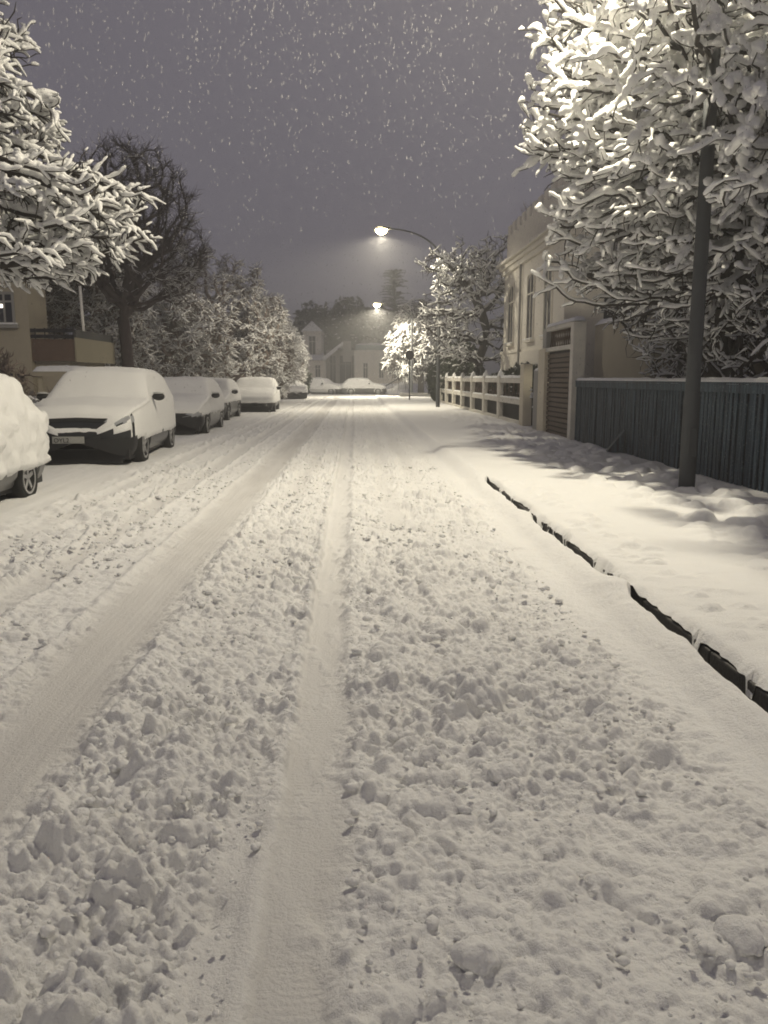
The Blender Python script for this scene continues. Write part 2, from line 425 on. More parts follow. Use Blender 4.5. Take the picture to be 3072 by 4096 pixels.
def clod(x, y, z, r, label, seed, sq=.7):
    v, f = blob(np.random.default_rng(seed), (x, y, z), r, 4, sq, .35)
    return tag(mesh_obj('snow_lump', v, np.array(f), M['gsnow'], None, True, attr=np.zeros(len(v))), label, 'snow lump', 'larger lumps of snow on the road')
clod(.315, 1.80, .105, .055, 'largest flat topped snow lump, right of the narrow track near the bottom edge', 3, .6)
clod(1.02, 1.86, .10, .05, 'rounded snow lump near the bottom right corner', 8)
clod(-.10, 1.50, .09, .045, 'small snow lump at the bottom edge beside the narrow track', 11)
clod(.55, 2.75, .105, .045, 'small snow lump beyond the largest one, right of the narrow track', 14)

# ------------------------------------------------------------------ trees by space colonisation
def ellip(rng, n, c, r, shell=0.0):
    P = rng.normal(size=(n, 3)); P /= np.linalg.norm(P, axis=1)[:, None]
    q = rng.random(n) ** (1 / 3) if shell == 0 else (shell ** 3 + (1 - shell ** 3) * rng.random(n)) ** (1 / 3)
    return np.array(c) + P * q[:, None] * np.array(r)

def colonise(rng, trunk, A, D, dk, di, bias=(0, 0, 0), iters=150, jit=.18, inertia=0):
    N = [np.array(p, float) for p in trunk]; par = [-1] + list(range(len(trunk) - 1))
    best = np.full(len(A), 1e9); bi = np.zeros(len(A), int)
    P = np.array(N); alive = np.ones(len(A), bool); new = list(range(len(N))); bias = np.array(bias)
    for it in range(iters):
        if len(new) == 0: break
        Q = np.array([N[i] for i in new]); ai = np.where(alive)[0]
        if len(ai) == 0: break
        d = np.linalg.norm(A[ai][:, None] - Q[None], axis=2)
        j = d.argmin(1); dm = d[np.arange(len(ai)), j]
        up = dm < best[ai]
        best[ai[up]] = dm[up]; bi[ai[up]] = np.array(new)[j[up]]
        alive &= best > dk
        ai = np.where(alive & (best < di))[0]
        if len(ai) == 0: break
        dirs = {}
        Parr = np.array(N)
        v = A[ai] - Parr[bi[ai]]; v /= np.linalg.norm(v, axis=1)[:, None]
        acc = np.zeros((len(N), 3)); np.add.at(acc, bi[ai], v)
        src = np.unique(bi[ai]); new = []
        for s in src:
            w = acc[s]; w = w / (np.linalg.norm(w) + 1e-9) + bias
            if inertia and par[s] >= 0:
                q_ = N[s] - N[par[s]]; w = w + inertia * q_ / (np.linalg.norm(q_) + 1e-9)
            w = w + rng.normal(size=3) * jit
            p = N[s] + D * w / np.linalg.norm(w)
            if it > 3:
                pass
            N.append(p); par.append(s); new.append(len(N) - 1)
        if len(N) > 30000: break
    return np.array(N), np.array(par)

def add_twigs(rng, N, par, n, L, seg=3, down=0.0, spread=.7):
    N = list(N); par = list(par); m = len(N)
    hasch = np.zeros(m, bool); hasch[[p for p in par if p >= 0]] = True
    cand = np.arange(m // 12, m)
    for i in rng.choice(cand, n):
        d = N[i] - N[par[i]] if par[i] >= 0 else np.array([0, 0, 1.]); d = d / (np.linalg.norm(d) + 1e-9)
        w = d + rng.normal(size=3) * spread; w[2] -= down
        w /= np.linalg.norm(w); p = N[i]; q = i; ln = L * (.4 + rng.random()) / seg
        for k in range(seg):
            w = w + rng.normal(size=3) * .38; w[2] -= down * .3; w /= np.linalg.norm(w)
            p = p + w * ln; N.append(p); par.append(q); q = len(N) - 1
    return np.array(N), np.array(par)

def chains_of(N, par, r0, e, rmax):
    n = len(N); rad = np.zeros(n); ch = [[] for _ in range(n)]
    for i in range(n):
        if par[i] >= 0: ch[par[i]].append(i)
    acc = np.zeros(n)
    for i in range(n - 1, -1, -1):
        rad[i] = r0 if not ch[i] else max(r0, acc[i] ** (1 / e))
        if par[i] >= 0: acc[par[i]] += rad[i] ** e
    rad = np.minimum(rad * (rmax / max(rad[0], 1e-6)) ** ((rad > r0 * 1.5) * 1.0) if False else rad, rmax)
    out = []; st = [(0, None)]
    while st:
        i, p = st.pop(); c = [p] if p is not None else []
        c.append(i)
        while ch[i]:
            o = sorted(ch[i], key=lambda q: -rad[q]); 
            for q in o[1:]: st.append((q, i))
            i = o[0]; c.append(i)
        if len(c) > 1: out.append(c)
    return out, rad

def tubes_fast(chains, N, R_, k, sq=1, off=None):
    Vs, Fs, n = [], [], 0
    a = np.arange(k) * 2 * math.pi / k + .4; ca, sa = np.cos(a), np.sin(a)
    j = np.arange(k); j2 = (j + 1) % k
    for P, r in zip(N, R_):
        m = len(P)
        T = np.gradient(P, axis=0); T /= np.linalg.norm(T, axis=1)[:, None] + 1e-9
        U = np.cross(T, (0, 0, 1.)); ln = np.linalg.norm(U, axis=1)
        U[ln < .1] = (1, 0, 0); U /= np.linalg.norm(U, axis=1)[:, None]
        W = np.cross(U, T)
        V = P[:, None] + r[:, None, None] * (ca[None, :, None] * U[:, None] + sq * sa[None, :, None] * W[:, None])
        Vs.append(V.reshape(-1, 3))
        i = np.arange(m - 1)[:, None] * k
        Fs.append((np.stack([i + j, i + j2, i + k + j2, i + k + j], -1).reshape(-1, 4)) + n)
        # pinch caps: degenerate quads closing the ends
        n += m * k
    return np.concatenate(Vs), np.concatenate(Fs)

def tree(name, label, trunk, A, D=.3, dk=None, di=3, r0=.008, e=2.3, rmax=.2, twigs=400, tl=.4, down=0, bias=(0, 0, 0),
         snow=.04, cover=.85, k=4, ks=5, seed=1, group=None, bark='bark', cat='tree', jit=.18, flare=1.25, lump=2, csc=1.0, spread=.7, inertia=0, shelter=None):
    rng = np.random.default_rng(seed)
    N, par = colonise(rng, trunk, A, D, dk or D * 1.6, di, bias, jit=jit, inertia=inertia)
    N, par = add_twigs(rng, N, par, twigs, tl, 3, down, spread)
    ch, rad = chains_of(N, par, r0, e, rmax)
    nt_ = len(trunk)
    for i in range(min(nt_, 3)): rad[i] *= flare ** (2 - i) if i < 2 else 1
    root = empty(name, tuple(trunk[0]), label, cat, group)
    big, small = [], []
    for c in ch: (big if rad[c[min(1, len(c) - 1)]] > rmax * .42 or c is ch[0] else small).append(c)
    for nm, cs, kk in (('trunk', big, 8), ('crown', small, k)):
        if not cs: continue
        P = [N[c] for c in cs]; Rr = []
        for c in cs:
            r = rad[c].copy()
            if nm == 'crown' or len(c) > 2: r[-1] *= .35
            if c is not ch[0]: r[0] = min(r[0], r[1] * 1.3)
            Rr.append(r)
        V, F = tubes_fast(cs, P, Rr, kk)
        mesh_obj(nm, V, F, M[bark], root, True)
    if snow:
        PP, RR = [], []
        for c in ch:
            P = N[c]; r = rad[c]
            if len(P) < 2: continue
            # resample finer for lumps
            m = (len(P) - 1) * lump + 1
            t = np.linspace(0, len(P) - 1, m); P = np.stack([np.interp(t, np.arange(len(c)), P[:, q]) for q in range(3)], -1)
            r = np.interp(t, np.arange(len(c)), r)
            T = np.gradient(P, axis=0); T /= np.linalg.norm(T, axis=1)[:, None] + 1e-9
            hz = np.sqrt(np.clip(1 - T[:, 2] ** 2, 0, 1))
            w = vn(P[:, 0] * 5 * csc + P[:, 2] * 3, P[:, 1] * 5 * csc + P[:, 2] * 2, seed) * .7 + rng.random(m) * (.8 if lump > 2 else .5)
            rs = snow * (.15 + (.5 if lump < 3 else .9) * w + .65 * vn(P[:, 0] * .9, P[:, 1] * .9 + P[:, 2] * 1.1, seed + 9)) * sst(.28, .75, hz) * np.clip(.75 + r / snow * .5, .7, 1.5)
            tip = (np.arange(m) / max(1, m - 1)); rs *= 1 + .3 * np.sin(tip * 9 + seed)
            if shelter: rs = rs * (shelter[2] + (1 - shelter[2]) * sst(shelter[0], shelter[1], P[:, 2] - .55 * np.maximum(0, P[:, 0] - 5.5)))
            rs[-1] *= .55
            on = (vn(P[:, 0] * 2.1, P[:, 1] * 2.1 + P[:, 2] * 1.7, seed + 40) < cover) & (rs > snow * .25)
            P = P + np.stack([np.zeros(m), np.zeros(m), r * .85 + rs * (.62 if lump > 2 else .5)], -1)
            a = 0
            while a < m:
                if not on[a]: a += 1; continue
                b = a
                while b + 1 < m and on[b + 1]: b += 1
                if b > a:
                    q = P[a:b + 1]; rr = rs[a:b + 1].copy(); 
                    d0 = q[0] - q[1]; d1 = q[-1] - q[-2]
                    d0 /= np.linalg.norm(d0) + 1e-9; d1 /= np.linalg.norm(d1) + 1e-9
                    q = np.concatenate([[q[0] + d0 * rr[0] * .8], [q[0] + d0 * rr[0] * .5], q, [q[-1] + d1 * rr[-1] * .5], [q[-1] + d1 * rr[-1] * .85]])
                    rr = np.concatenate([[rr[0] * .05, rr[0] * .7], rr, [rr[-1] * .75, rr[-1] * .05]])
                    PP.append(q); RR.append(rr)
                a = b + 1
        if PP:
            V, F = tubes_fast(None, PP, RR, ks, .85)
            mesh_obj('snow_cover', V, F, M['snow'], root, True)['kind'] = 'stuff'
    return root

rg = np.random.default_rng(42)
# --- the big snow laden tree over the pavement, right
A = np.concatenate([
    ellip(rg, 2300, (6.3, 12.4, 7.0), (3.6, 3.6, 2.0)),
    ellip(rg, 1000, (4.7, 9.9, 5.9), (1.6, 1.3, 1.3)),
    ellip(rg, 420, (4.7, 8.9, 4.2), (.8, .9, .8)),
    ellip(rg, 300, (3.9, 10.6, 4.4), (.8, .9, .7)),
    ellip(rg, 800, (7.2, 14.0, 3.0), (2.6, 1.8, 1.0)),
    ellip(rg, 2600, (5.2, 12.2, 5.3), (2.6, 3.3, 1.7)),
    ellip(rg, 1300, (4.6, 12.6, 6.8), (1.7, 2.6, 1.7)),
    ellip(rg, 1900, (5.4, 12.6, 3.8), (2.1, 2.6, 1.3)),
    ellip(rg, 1300, (7.6, 12.4, 5.0), (2.4, 3.2, 2.0)),
    ellip(rg, 700, (7.8, 12.6, 3.2), (1.8, 2.4, 1.0)),
    ellip(rg, 500, (5.2, 13.4, 2.9), (1.3, 1.6, .6)),
    ellip(rg, 800, (3.9, 12.2, 4.0), (1.0, 1.6, 1.1)), ellip(rg, 500, (3.6, 12.4, 5.6), (.9, 1.5, .9)),
])
A = A[(A[:, 2] > 2.3) & (np.linalg.norm(A - np.array([2.9, 10, 9.6]), axis=1) > 2.9) & (A[:, 0] < 9.6)]
A = np.concatenate([A, ellip(rg, 260, (3.4, 8.9, 7.0), (.5, .8, .45)), ellip(rg, 120, (3.9, 9.6, 6.6), (.5, .7, .4)), ellip(rg, 420, (4.25, 9.35, 6.1), (.75, .55, 1.2))])
tree('deciduous_tree', 'big tree with thick puffy snow on every branch overhanging the blue fence', [(6.6, 14.6, 0), (6.55, 14.5, .8), (6.5, 14.4, 1.6), (6.6, 14.2, 2.3), (6.5, 14.0, 3.0), (6.6, 13.8, 3.8), (6.7, 13.6, 4.6)],
     A, D=.17, dk=.235, di=2.2, r0=.0095, e=2.3, rmax=.24, twigs=5600, tl=.34, down=.22, bias=(-.5, -.1, -.5), snow=.05, cover=.76, k=4, ks=7, seed=11, jit=.24, lump=3, spread=.42, inertia=.5, shelter=(1.6, 4.8, .42))
A = np.concatenate([ellip(rg, 1700, (9.6, 16.0, 5.0), (3.0, 2.5, 3.0)), ellip(rg, 900, (8.3, 15.8, 2.8), (2.3, 1.8, 1.3))])
tree('deciduous_tree', 'dark trunked snowy tree behind the fence at the right edge, right of the overhanging tree', [(8.6, 15.6, 0), (8.55, 15.6, 1), (8.6, 15.5, 2), (8.7, 15.5, 3)],
     A, D=.26, di=2.4, r0=.01, e=2.3, rmax=.22, twigs=1500, tl=.5, down=.3, snow=.03, cover=.75, seed=12, k=4)
A = np.concatenate([ellip(rg, 1200, (8.2, 19.0, 5.2), (2.6, 1.6, 2.2)), ellip(rg, 700, (7.2, 18.4, 3.3), (1.6, 1.2, 1.5))])
tree('deciduous_tree', 'tree standing farther back between the gateway and the overhanging tree, lightly snowed', [(7.6, 18.8, 0), (7.6, 18.8, 1), (7.6, 18.8, 2), (7.6, 18.8, 3)],
     A, D=.28, di=2.8, r0=.01, e=2.3, rmax=.2, twigs=1600, tl=.5, down=.2, snow=.024, cover=.7, seed=18, k=3, ks=5)
# low shrubs behind the fence
A = np.concatenate([ellip(rg, 600, (6.5, 12.2, 2.1), (1.0, 2.4, .9)), ellip(rg, 500, (6.6, 15.8, 2.1), (1.0, 1.9, .9))])
tree('garden_shrub', 'low dark shrub with white dusted twigs just behind the blue fence', [(6.3, 13.5, 0), (6.3, 13.4, .4), (6.3, 13.4, .8)],
     A, D=.17, di=3, r0=.008, rmax=.06, twigs=900, tl=.3, snow=.025, cover=.7, seed=13, cat='shrub')
# --- gnarled tree beyond the villa
A = np.concatenate([ellip(rg, 650, (5.0, 37.0, 6.1), (1.8, 1.9, 1.4)), ellip(rg, 500, (4.4, 36.8, 4.1), (1.5, 1.7, 1.0)), ellip(rg, 300, (6.6, 37.4, 6.6), (1.2, 1.4, 1.5)), ellip(rg, 150, (4.6, 36.5, 2.7), (1.3, 1.4, .5)), ellip(rg, 260, (3.9, 36.8, 6.5), (1.1, 1.2, .7)), ellip(rg, 260, (3.8, 36.8, 4.5), (1.0, 1.2, .5)), ellip(rg, 200, (6.6, 37.4, 3.6), (.9, 1.2, 1.6))])
tree('deciduous_tree', 'gnarled tree with a bent dark trunk and snowy boughs behind the white balustrade', [(6.2, 37.5, 0), (6.0, 37.5, .9), (5.75, 37.5, 1.6), (5.7, 37.4, 2.3), (6.0, 37.3, 3.1), (6.05, 37.3, 3.8), (5.8, 37.2, 4.5), (5.5, 37.1, 5.1)],
     A, D=.25, di=2.2, r0=.014, e=2.3, rmax=.2, twigs=1300, tl=.5, down=.15, snow=.05, cover=.8, seed=14, k=4)
A = ellip(rg, 600, (9.3, 39, 8.2), (1.9, 1.5, 1.7))
tree('deciduous_tree', 'sparse bare tree whose fine upright twigs rise above the villa roof', [(9.3, 39, 0), (9.3, 39, 2), (9.3, 39, 4), (9.3, 39, 6.2)],
     A, D=.3, di=4, r0=.012, e=2.3, rmax=.16, twigs=900, tl=.6, down=-.3, snow=.02, cover=.6, seed=19, k=3, ks=4, bark='bark2')
# --- drooping pale tree by the far lamp
A = np.concatenate([ellip(rg, 1400, (5.6, 68, 4.9), (2.4, 2.4, 3.2), .5), ellip(rg, 700, (4.2, 67.5, 3.6), (1.6, 1.6, 2.3), .5)])
tree('weeping_tree', 'pale weeping tree wholly whitened by snow beneath the farther lit lamp', [(5.6, 68, 0), (5.6, 68, 1.5), (5.6, 68, 3), (5.6, 68, 4.2)],
     A, D=.4, di=4, r0=.03, e=2.3, rmax=.2, twigs=6000, tl=.75, down=.9, snow=.075, cover=.8, seed=15, k=3, ks=4, jit=.25)
# --- left near tree
A = np.concatenate([ellip(rg, 1500, (-5.7, 12.6, 4.2), (2.5, 1.9, .62)), ellip(rg, 1100, (-5.5, 12.6, 3.35), (1.75, 1.8, .38)), ellip(rg, 700, (-4.2, 12.6, 3.75), (1.0, 1.0, .35)),
                    ellip(rg, 1300, (-6.1, 12.6, 5.35), (1.75, 2.0, .75)), ellip(rg, 1000, (-6.3, 12.6, 6.5), (1.5, 1.8, .55)), ellip(rg, 500, (-6.9, 12.5, 7.9), (1.6, 1.8, .4))])
tree('deciduous_tree', 'tree reaching in from the left edge with flat yellowish snow covered boughs', [(-8.9, 12.6, 0), (-8.8, 12.6, 1.2), (-8.7, 12.6, 2.3), (-8.5, 12.6, 3.2), (-8.4, 12.6, 4.1), (-8.2, 12.6, 5.1), (-8.1, 12.6, 6.1)],
     A, D=.16, dk=.22, di=2.6, r0=.010, e=2.3, rmax=.2, twigs=5200, tl=.34, down=.05, bias=(.4, 0, -.15), snow=.034, cover=.74, seed=16, k=4, ks=6, lump=3, spread=.38, inertia=.5)
# --- tall dark bare tree
A = np.concatenate([ellip(rg, 2000, (-7.15, 27, 6.3), (2.25, 2.2, 2.7)), ellip(rg, 400, (-6.0, 27, 5.3), (1.3, 1.6, 1.7))])
tree('deciduous_tree', 'tall bare dark twigged tree with an upright trunk behind the parked cars', [(-7.45, 27, 0), (-7.45, 27, 1), (-7.42, 27, 2), (-7.45, 27, 2.9), (-7.5, 27, 3.4)],
     A, D=.24, dk=.36, di=3.5, r0=.0065, e=2.3, rmax=.19, twigs=9000, tl=.42, down=-.15, bias=(0, 0, .05), snow=.01, cover=.3, seed=17, k=3, ks=3, bark='bark3', spread=.4, lump=1, inertia=.4)
# --- rounded hedge-like trees, left middle distance
hz = [((-8.2, 36, 2.9), (3.0, 2.6, 2.5), 'snow dusted round tree low behind the second parked car', 1.0, .05),
      ((-8.0, 45, 3.9), (4.6, 3.2, 4.5), 'tallest dome shaped tree behind the parked cars, brown with light snow', 1.2, .05),
      ((-5.3, 49, 3.0), (2.0, 2.6, 3.2), 'round snowy tree right of the dome shaped tree', 1.0, .06),
      ((-5.7, 60, 2.9), (2.2, 2.4, 2.7), 'pale bushy tree above the farthest parked car', .8, .07),
      ((-10.5, 33, 3.2), (2.6, 2.2, 3.2), 'snowy bush like tree seen between the dark trunk and the building', 1.0, .05)]
for i, (c, r, lb, kx, sn) in enumerate(hz):
    A = ellip(rg, 1300, c, r, .55)
    A = A[A[:, 2] > .5]
    tree('bushy_tree', lb, [(c[0], c[1], 0), (c[0], c[1], .6), (c[0] + .1, c[1], 1.2), (c[0], c[1], 1.9)], A, D=.3, dk=.4, di=4, r0=.014, e=2.4, rmax=.16,
         twigs=9500, tl=.40, down=.1, snow=sn * .95, cover=.9, lump=1, spread=.9, seed=20 + i, k=3, ks=4, bark='bark2', group='rounded trees behind the parked cars', jit=.3)

def foliage(name, label, cs, n, size, mt, sm=None, seed=1, snow_n=0, trunk=None, cat='tree', group=None, flat=.0):
    """crown made of many small leaf clumps spread through ellipsoids"""
    rng = np.random.default_rng(seed)
    base = (cs[0][0][0], cs[0][0][1], 0) if trunk is None else trunk
    root = empty(name, base, label, cat, group)
    tot = sum(np.prod(r) for _, r in cs)
    def quads(nn, upper, sz):
        Vs = []
        for c, r in cs:
            m = int(nn * np.prod(r) / tot) + 4
            P = ellip(rng, m, c, r, .6)
            if upper: P[:, 2] = np.where(P[:, 2] < c[2], 2 * c[2] - P[:, 2], P[:, 2]) + .05
            P += (vn(P[:, 0] * .9, P[:, 1] * .9 + P[:, 2] * .7, seed)[:, None] - .5) * (P - np.array(c)) * .7
            a = rng.normal(size=(m, 3)); 
            if upper: a[:, 2] *= .25
            a /= np.linalg.norm(a, axis=1)[:, None]
            b = np.cross(a, rng.normal(size=(m, 3))); 
            if upper: b[:, 2] *= .25
            b /= np.linalg.norm(b, axis=1)[:, None]
            s = sz * (.5 + rng.random(m))[:, None]
            Vs.append(np.stack([P - a * s, P + b * s * .5, P + a * s, P - b * s * .5], 1).reshape(-1, 3))
        V = np.concatenate(Vs); return V, np.arange(len(V)).reshape(-1, 4)
    V, F = quads(n, False, size); V[:, 2] = np.maximum(V[:, 2], .05)
    mesh_obj('crown', V, F, M[mt], root)
    if snow_n:
        V, F = quads(snow_n, True, size * .8); mesh_obj('snow_cover', V, F, M['snow'], root)['kind'] = 'stuff'
    b = np.array(base); top = np.array(cs[0][0])
    MB().tube([b, (b + top) / 2 + (.05, 0, 0), top], [.12, .09, .05], 7).build('trunk', M['bark'], root)
    return root

# distant dark trees behind the end houses
for i, (x, y, z, rx, rz_, lb) in enumerate([
        (-4.6, 100, 7.4, 3.0, 2.7, 'leftmost of the dark hazy trees behind the end houses'),
        (-1.0, 102, 7.9, 2.9, 3.3, 'broad dark hazy tree above the gabled house'),
        (2.6, 99, 7.0, 2.6, 2.7, 'dark tree behind the flat roofed house, left of the fir'),
        (7.2, 98, 6.6, 3.4, 3.2, 'wide dark tree low behind the farther lamp')]):
    foliage('background_tree', lb, [((x, y, z), (rx, 2.5, rz_)), ((x + 1, y, z - 1.8), (rx, 2.5, 2.4)), ((x - 1.2, y, z - 1.3), (rx * .7, 2, 2.2))], 5200, .3, 'ever', seed=60 + i, snow_n=350, group='dark trees behind the end houses')
# tall fir
rng = np.random.default_rng(77)
fx, fy = 4.6, 93.0
root = empty('fir_tree', (fx, fy, 0), 'tall dark fir with tufted top rising above the end of the street', 'fir tree')
MB().tube([(fx, fy, 0), (fx, fy, 8), (fx, fy, 13.4)], [.3, .18, .03], 7).build('trunk', M['bark'], root)
Vs = []; 
for z in np.arange(6, 13.4, .33):
    rr = .75 + 2.6 * ((13.6 - z) / 7) ** .7
    for q in range(7):
        a = rng.random() * 6.28; L = rr * (.35 + .8 * rng.random())
        for t in np.linspace(.1, 1, 9):
            p = np.array([fx + math.cos(a) * L * t, fy + math.sin(a) * L * t, z + .35 * t * L * (.9 - t) + .25 * t])
            for _ in range(7):
                d = rng.normal(size=3); d[2] = abs(d[2]) * .4 - .2; d /= np.linalg.norm(d); e = np.cross(d, rng.normal(size=3)); e /= np.linalg.norm(e)
                s = .28 * (1.25 - t * .6)
                Vs += [p - d * s * .2, p + e * s * .22, p + d * s, p - e * s * .22]
mesh_obj('crown', np.array(Vs), np.arange(len(Vs)).reshape(-1, 4), M['ever'], root)
# hedges
foliage('hedge', 'dark hedge behind the far end of the white balustrade', [((5.8, 44, 1.7), (.9, 6, 1.5)), ((5.6, 50, 1.6), (1.2, 4, 1.6))], 9000, .13, 'ever', seed=81, snow_n=900, cat='hedge')
foliage('hedge', 'brown hedge seen through the near openings of the white balustrade', [((6.0, 29, .9), (.6, 8, .95))], 8000, .11, 'ever', seed=82, snow_n=500, cat='hedge')
foliage('conifer_shrub', 'small dark green shrub between the farthest parked car and the end house', [((-4.6, 66, 1.5), (1.1, 1.1, 1.6))], 1500, .2, 'ever', seed=83, snow_n=120, cat='shrub')
A = ellip(rg, 700, (-7.3, 15.2, 1.35), (1.3, 1.2, .85))
tree('garden_shrub', 'brown twiggy shrub at the left edge behind the nearest car', [(-7.3, 15.2, 0), (-7.3, 15.2, .4)], A[A[:, 2] > .3], D=.15, di=3, r0=.012, rmax=.05, twigs=1400, tl=.25, snow=.022, cover=.45, seed=31, bark='bark2', cat='shrub', jit=.3)
A = ellip(rg, 300, (-6.9, 18.3, .7), (.8, .9, .5))
tree('garden_shrub', 'low snowy shrub between the building and the off-road car', [(-6.9, 18.3, 0), (-6.9, 18.3, .2)], A[A[:, 2] > .2], D=.15, di=3, r0=.01, rmax=.04, twigs=500, tl=.25, snow=.035, cover=.7, seed=32, bark='bark2', cat='shrub')

# ------------------------------------------------------------------ street lamps
def street_lamp(x, y, label, r=.1, h=7.25, hx=-2.45, power=2500, thick=False):
    root = empty('street_lamp', (x, y, 0), label, 'street lamp')
    MB().tube([(x, y, 0), (x, y, .02), (x + .0, y, 1.3), (x, y, 1.32), (x, y, h)], [r * 1.12, r * 1.12, r * 1.1, r * 1.0, r * .72], 20).build('pole', M['pole'], root, True)
    MB().obox((x, y - r * 1.13, .75), .1, .015, .35).build('access_door', M['pole'], root, bevel=.004)
    t = np.linspace(0, 1, 14)
    P = np.stack([x + hx * (1 - np.cos(t * math.pi / 2)) * .35 + hx * .6 * t ** 1.3, np.full(14, y), h + 1.1 * np.sin(t * math.pi / 2)], -1)
    MB().tube(P, np.linspace(r * .55, .03, 14), 10).build('arm', M['pole'], root, True)
    e = P[-1]; hd = e + np.array([-.3, 0, .0])
    mb = MB(); V, F = blob(np.random.default_rng(1), (0, 0, 0), 1, 3, 1, 0)
    V = V / np.linalg.norm(V, axis=1)[:, None] * np.array([.42, .17, .1]); V[:, 2] = np.where(V[:, 2] < 0, V[:, 2] * .3, V[:, 2])
    head = mesh_obj('lamp_head', V + hd, np.array(F), M['lampm'], root, True)
    V2 = V / np.array([.42, .17, .1]) * np.array([.28, .23, .23]); V2[:, 2] = -np.abs(V2[:, 2])
    mesh_obj('lamp_bowl', V2 + hd + (-.08, 0, -.025), np.array(F), M['glow'], head, True)
    V3 = V * np.array([.95, .95, .7]); V3[:, 2] = np.abs(V3[:, 2])
    mesh_obj('snow_cover', V3 + hd + (0, 0, .07), np.array(F), M['snow'], head, True)
    ld = bpy.data.lights.new('lamp_light', 'SPOT'); ld.energy = power; ld.color = (1, .905, .70); ld.spot_size = R(168); ld.spot_blend = .35; ld.shadow_soft_size = .12
    lo = bpy.data.objects.new('lamp_light', ld); C.objects.link(lo)
    lo.parent = root; lo.location = tuple(hd + np.array([-.08, 0, -.28]) - np.array([x, y, 0]))
    return root
PW = 2850
street_lamp(4.24, 10.0, 'thick grey lamp post in the foreground pavement, its top lost in the snowy tree', r=.09, power=PW * 1.28, h=8.6, hx=-1.35)
street_lamp(4.0, 38.6, 'lit lamp on a tall thin pole beside the far end of the white balustrade', r=.09, power=PW * 1.1)
street_lamp(4.5, 63.5, 'smaller lit lamp farther down the street in front of the fir', r=.09, power=PW * 2.2, h=6.1)
street_lamp(4.24, -14, 'added unseen lamp post behind the viewer, lighting the foreground', r=.1, power=PW * .7)  # out of view, added to brighten the foreground snow

# ------------------------------------------------------------------ blue fence
fx = 4.95
root = empty('board_fence', (fx, 13.5, 0), 'blue grey vertical board fence topped with snow beside the pavement', 'fence')
mb = MB(); rng = np.random.default_rng(3); y = 3.0
while y < 17.75:
    w = .085; dz = rng.uniform(-.01, .012); dx = rng.uniform(-.014, .01)
    mb.box(fx - .012 + dx, fx + .012 + dx, y, y + w, .12 + rng.uniform(-.02, .02), 1.46 + dz); y += w + .042
mb.build('board_panel', M['fence'], root)
MB().box(fx + .06, fx + .08, 3.0, 17.8, .1, 1.44).build('back_panel', M['dark'], root)
mb = MB(); mb.box(fx + .014, fx + .058, 3.0, 17.8, .35, .44); mb.box(fx + .014, fx + .058, 3.0, 17.8, 1.15, 1.24)
mb.box(fx - .045, fx - .016, 3.0, 17.8, 1.36, 1.47); mb.box(fx - .05, fx + .09, 3.0, 17.8, 1.473, 1.505)
mb.build('rail', M['fence'], root)
for y in np.arange(3.2, 17.8, 2.4):
    MB().box(fx + .083, fx + .17, y, y + .09, 0, 1.46).build('post', M['fence'], root)
snow_strip('snow_cap', fx - .06, fx + .1, 3.0, 17.75, 1.505, .055, root, 4, .045)
MB().add([(fx - .03, 14.45, .2), (fx - .32, 14.55, .2), (fx - .03, 14.45, .62), (fx - .03, 14.56, .2), (fx - .32, 14.66, .2), (fx - .03, 14.56, .62)],
         [(0, 1, 2), (5, 4, 3), (0, 3, 4, 1), (1, 4, 5, 2), (0, 2, 5, 3)]).build('brace', M['fence'], root)

# ------------------------------------------------------------------ gate portal
root = empty('gate_portal', (4.95, 19.2, 0), 'white framed gateway with a brown slatted door between fence and balustrade', 'gate')
MB().box(4.83, 5.12, 17.85, 18.1, 0, 2.78).build('post', M['white2'], root, bevel=.015)
MB().box(4.83, 5.12, 20.5, 21.2, 0, 2.3).build('post', M['cream'], root, bevel=.015)
MB().box(4.86, 5.1, 20.52, 20.9, 2.303, 2.78).build('post', M['grey'], root, bevel=.015)
MB().box(4.85, 5.1, 18.103, 20.5, 2.2, 2.3).build('header', M['white2'], root, bevel=.01)
MB().box(4.85, 5.1, 18.103, 20.5, 2.7, 2.8).build('header', M['white2'], root, bevel=.01)
mb = MB(); 
for z in np.arange(.16, 2.09, .118): mb.box(4.915, 4.955, 18.11, 20.49, z, z + .085)
d = mb.build('door', M['brown'], root)
MB().box(4.957, 5.0, 18.11, 20.49, .12, 2.19).build('door_backing', M['dark'], d)
mb = MB()
for i in range(14):
    y = 18.15 + i * .168; mb.obox((4.97, y + .08, 2.5), .02, .025, .42, 0, R(24)); mb.obox((4.985, y + .08, 2.5), .02, .025, .42, 0, R(-24))
mb.build('lattice', M['brown'], root)
snow_strip('snow_cap', 4.83, 5.12, 17.85, 20.5, 2.803, .09, root, 6)
# solid pillar next to the portal
root = empty('gate_pillar', (4.95, 21.6, 0), 'narrow grey pillar left of the gateway', 'pillar')
MB().box(4.84, 5.1, 21.25, 21.75, 0, 1.75).build('shaft', M['grey'], root, bevel=.015)
snow_strip('snow_cap', 4.83, 5.11, 21.24, 21.76, 1.75, .08, root, 7)

